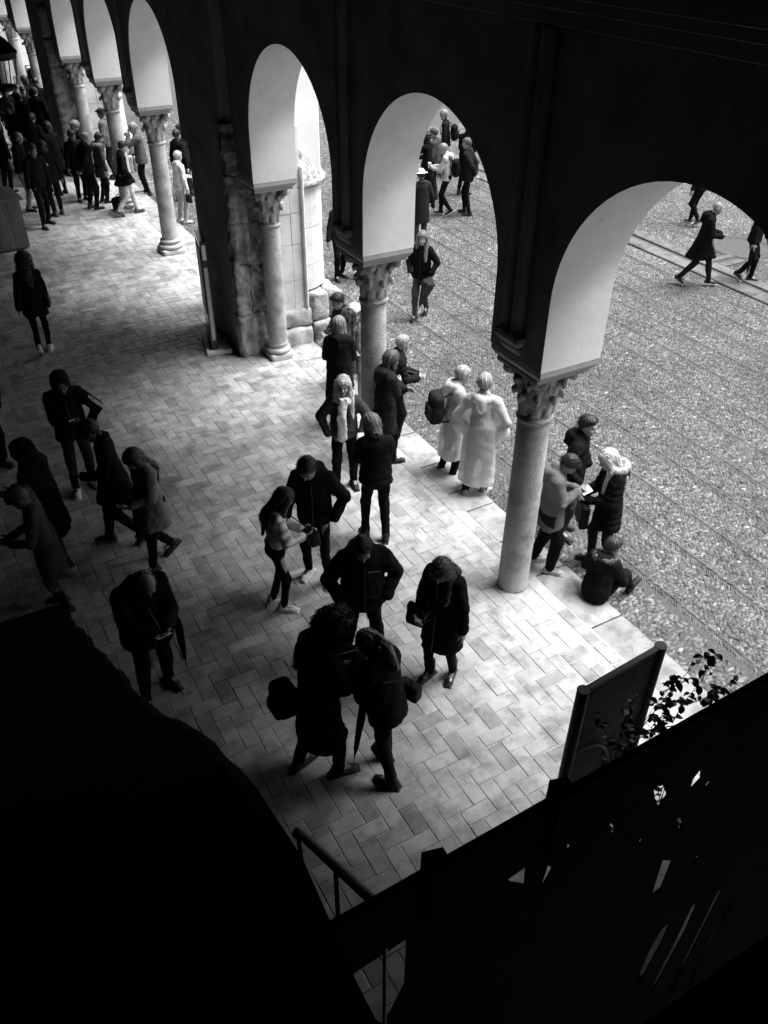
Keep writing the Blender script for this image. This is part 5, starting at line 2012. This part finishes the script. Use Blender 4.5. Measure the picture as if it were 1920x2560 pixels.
def shoot(p0, p1, n, bend=.05, r=.005):
    p0, p1 = np.array(p0, float), np.array(p1, float)
    mid = (p0 + p1) / 2 + rl.normal(0, bend, 3)
    q = [p0 * (1 - t_) ** 2 + 2 * mid * t_ * (1 - t_) + p1 * t_ ** 2 for t_ in np.linspace(0, 1, 8)]
    mb.tube(q, [r * (1 - .7 * t_) for t_ in np.linspace(0, 1, 8)], 5)
    for i in range(n):
        t_ = rl.uniform(.25, 1.0)
        p = p0 * (1 - t_) ** 2 + 2 * mid * t_ * (1 - t_) + p1 * t_ ** 2
        az_, el = rl.uniform(0, 6.28), rl.uniform(-1.3, .3)
        leaves.append((p, az_, el, rl.uniform(.5, 1.15)))


base_ = np.array((.05, 0, 3.0))
shoot((0.43, 0, 2.67), (0.57, 0.00, 2.93), 11, .02, .0035)
shoot((0.57, 0, 2.93), (0.61, 0.00, 3.13), 11, .02, .0035)
shoot((0.43, 0, 2.67), (0.22, 0.00, 2.96), 11, .02, .0035)
shoot((0.43, 0, 2.67), (0.21, 0.00, 2.85), 11, .02, .0035)
shoot((0.34, 0, 2.87), (0.34, 0.00, 3.06), 11, .02, .0035)
shoot((0.49, 0, 2.79), (0.70, 0.00, 2.73), 11, .02, .0035)
shoot((0.65, 0, 2.74), (0.92, 0.00, 2.78), 11, .02, .0035)
shoot((0.25, 0, 2.66), (0.04, 0.00, 2.90), 11, .02, .0035)
shoot((0.49, 0, 2.78), (0.33, 0.00, 2.90), 11, .02, .0035)
shoot((0.18, 0, 2.72), (0.33, 0.00, 2.68), 11, .02, .0035)
shoot((0.67, 0, 2.69), (0.80, 0.00, 2.74), 11, .02, .0035)
for k_ in range(40):
    a_ = rl.uniform(0, 6.28)
    p0 = base_ + (0, 0, rl.uniform(-1.2, .2))
    p0[2] -= .35 + .25 * (k_ % 2)
    p1 = p0 + (rl.uniform(.0, 1.1), .30 * math.sin(a_), rl.uniform(-.1, .42))
    p1[1] = np.clip(p1[1], -.45, .4)
    p1[2] = min(p1[2], 2.68)
    shoot(p0, p1, 10, .06, .004)
for k_ in range(26):
    p0 = np.array((.3, -.15, 1.75))
    p1 = np.array((rl.uniform(-.25, .9), rl.uniform(-.5, .05), rl.uniform(1.7, 2.6)))
    shoot(p0, p1, 13, .08, .004)
mb.obj('stems', M_STEM, sh)
top = sorted(range(len(leaves)), key=lambda i: -leaves[i][0][2])
tset = set(top[:130])
VV, FF, n_ = [], [], 0
for i, (p, az_, el, s_) in enumerate(leaves):
    M_ = rotz(az_) @ rotx(el) * s_
    if i in tset:
        o = bpy.data.objects.new('leaf', LME)
        o.matrix_basis = mframe(p, M_)
        link(o, sh)
    else:
        VV.append(LV_ @ M_.T + p)
        FF.append(np.array(LF) + n_)
        n_ += len(LV_)
tag(obj('foliage', np.vstack(VV), np.vstack(FF), M_LEAF, sh, smooth=True), kind='stuff')
bd = empty('dimming_block', (-.9, -3.8, 0), 0, 'low dark planter wall behind the foot of the timber screen', 'planter')  # block added behind the slits so that less bright floor shows through
V, F = rough_block((-.75, -.45, 0), (1.3, .32, .55), .006, 66, .12, .02)
obj('wall', V, F, mat('dimming_render', .3, .95, .3, 6, .006, 30, .1), bd)
pl_ = empty('plant_pot', (PX_[0], PX_[1], 0), 0, 'round dark pot on the floor holding the shrub', 'pot')
V, F = lathe([(.20, .0), (.27, .42), (.29, .43), (.29, .48), (.25, .48), (.24, .40), (.02, .40)], 24)
obj('pot_body', V, F, M_IRON, pl_)
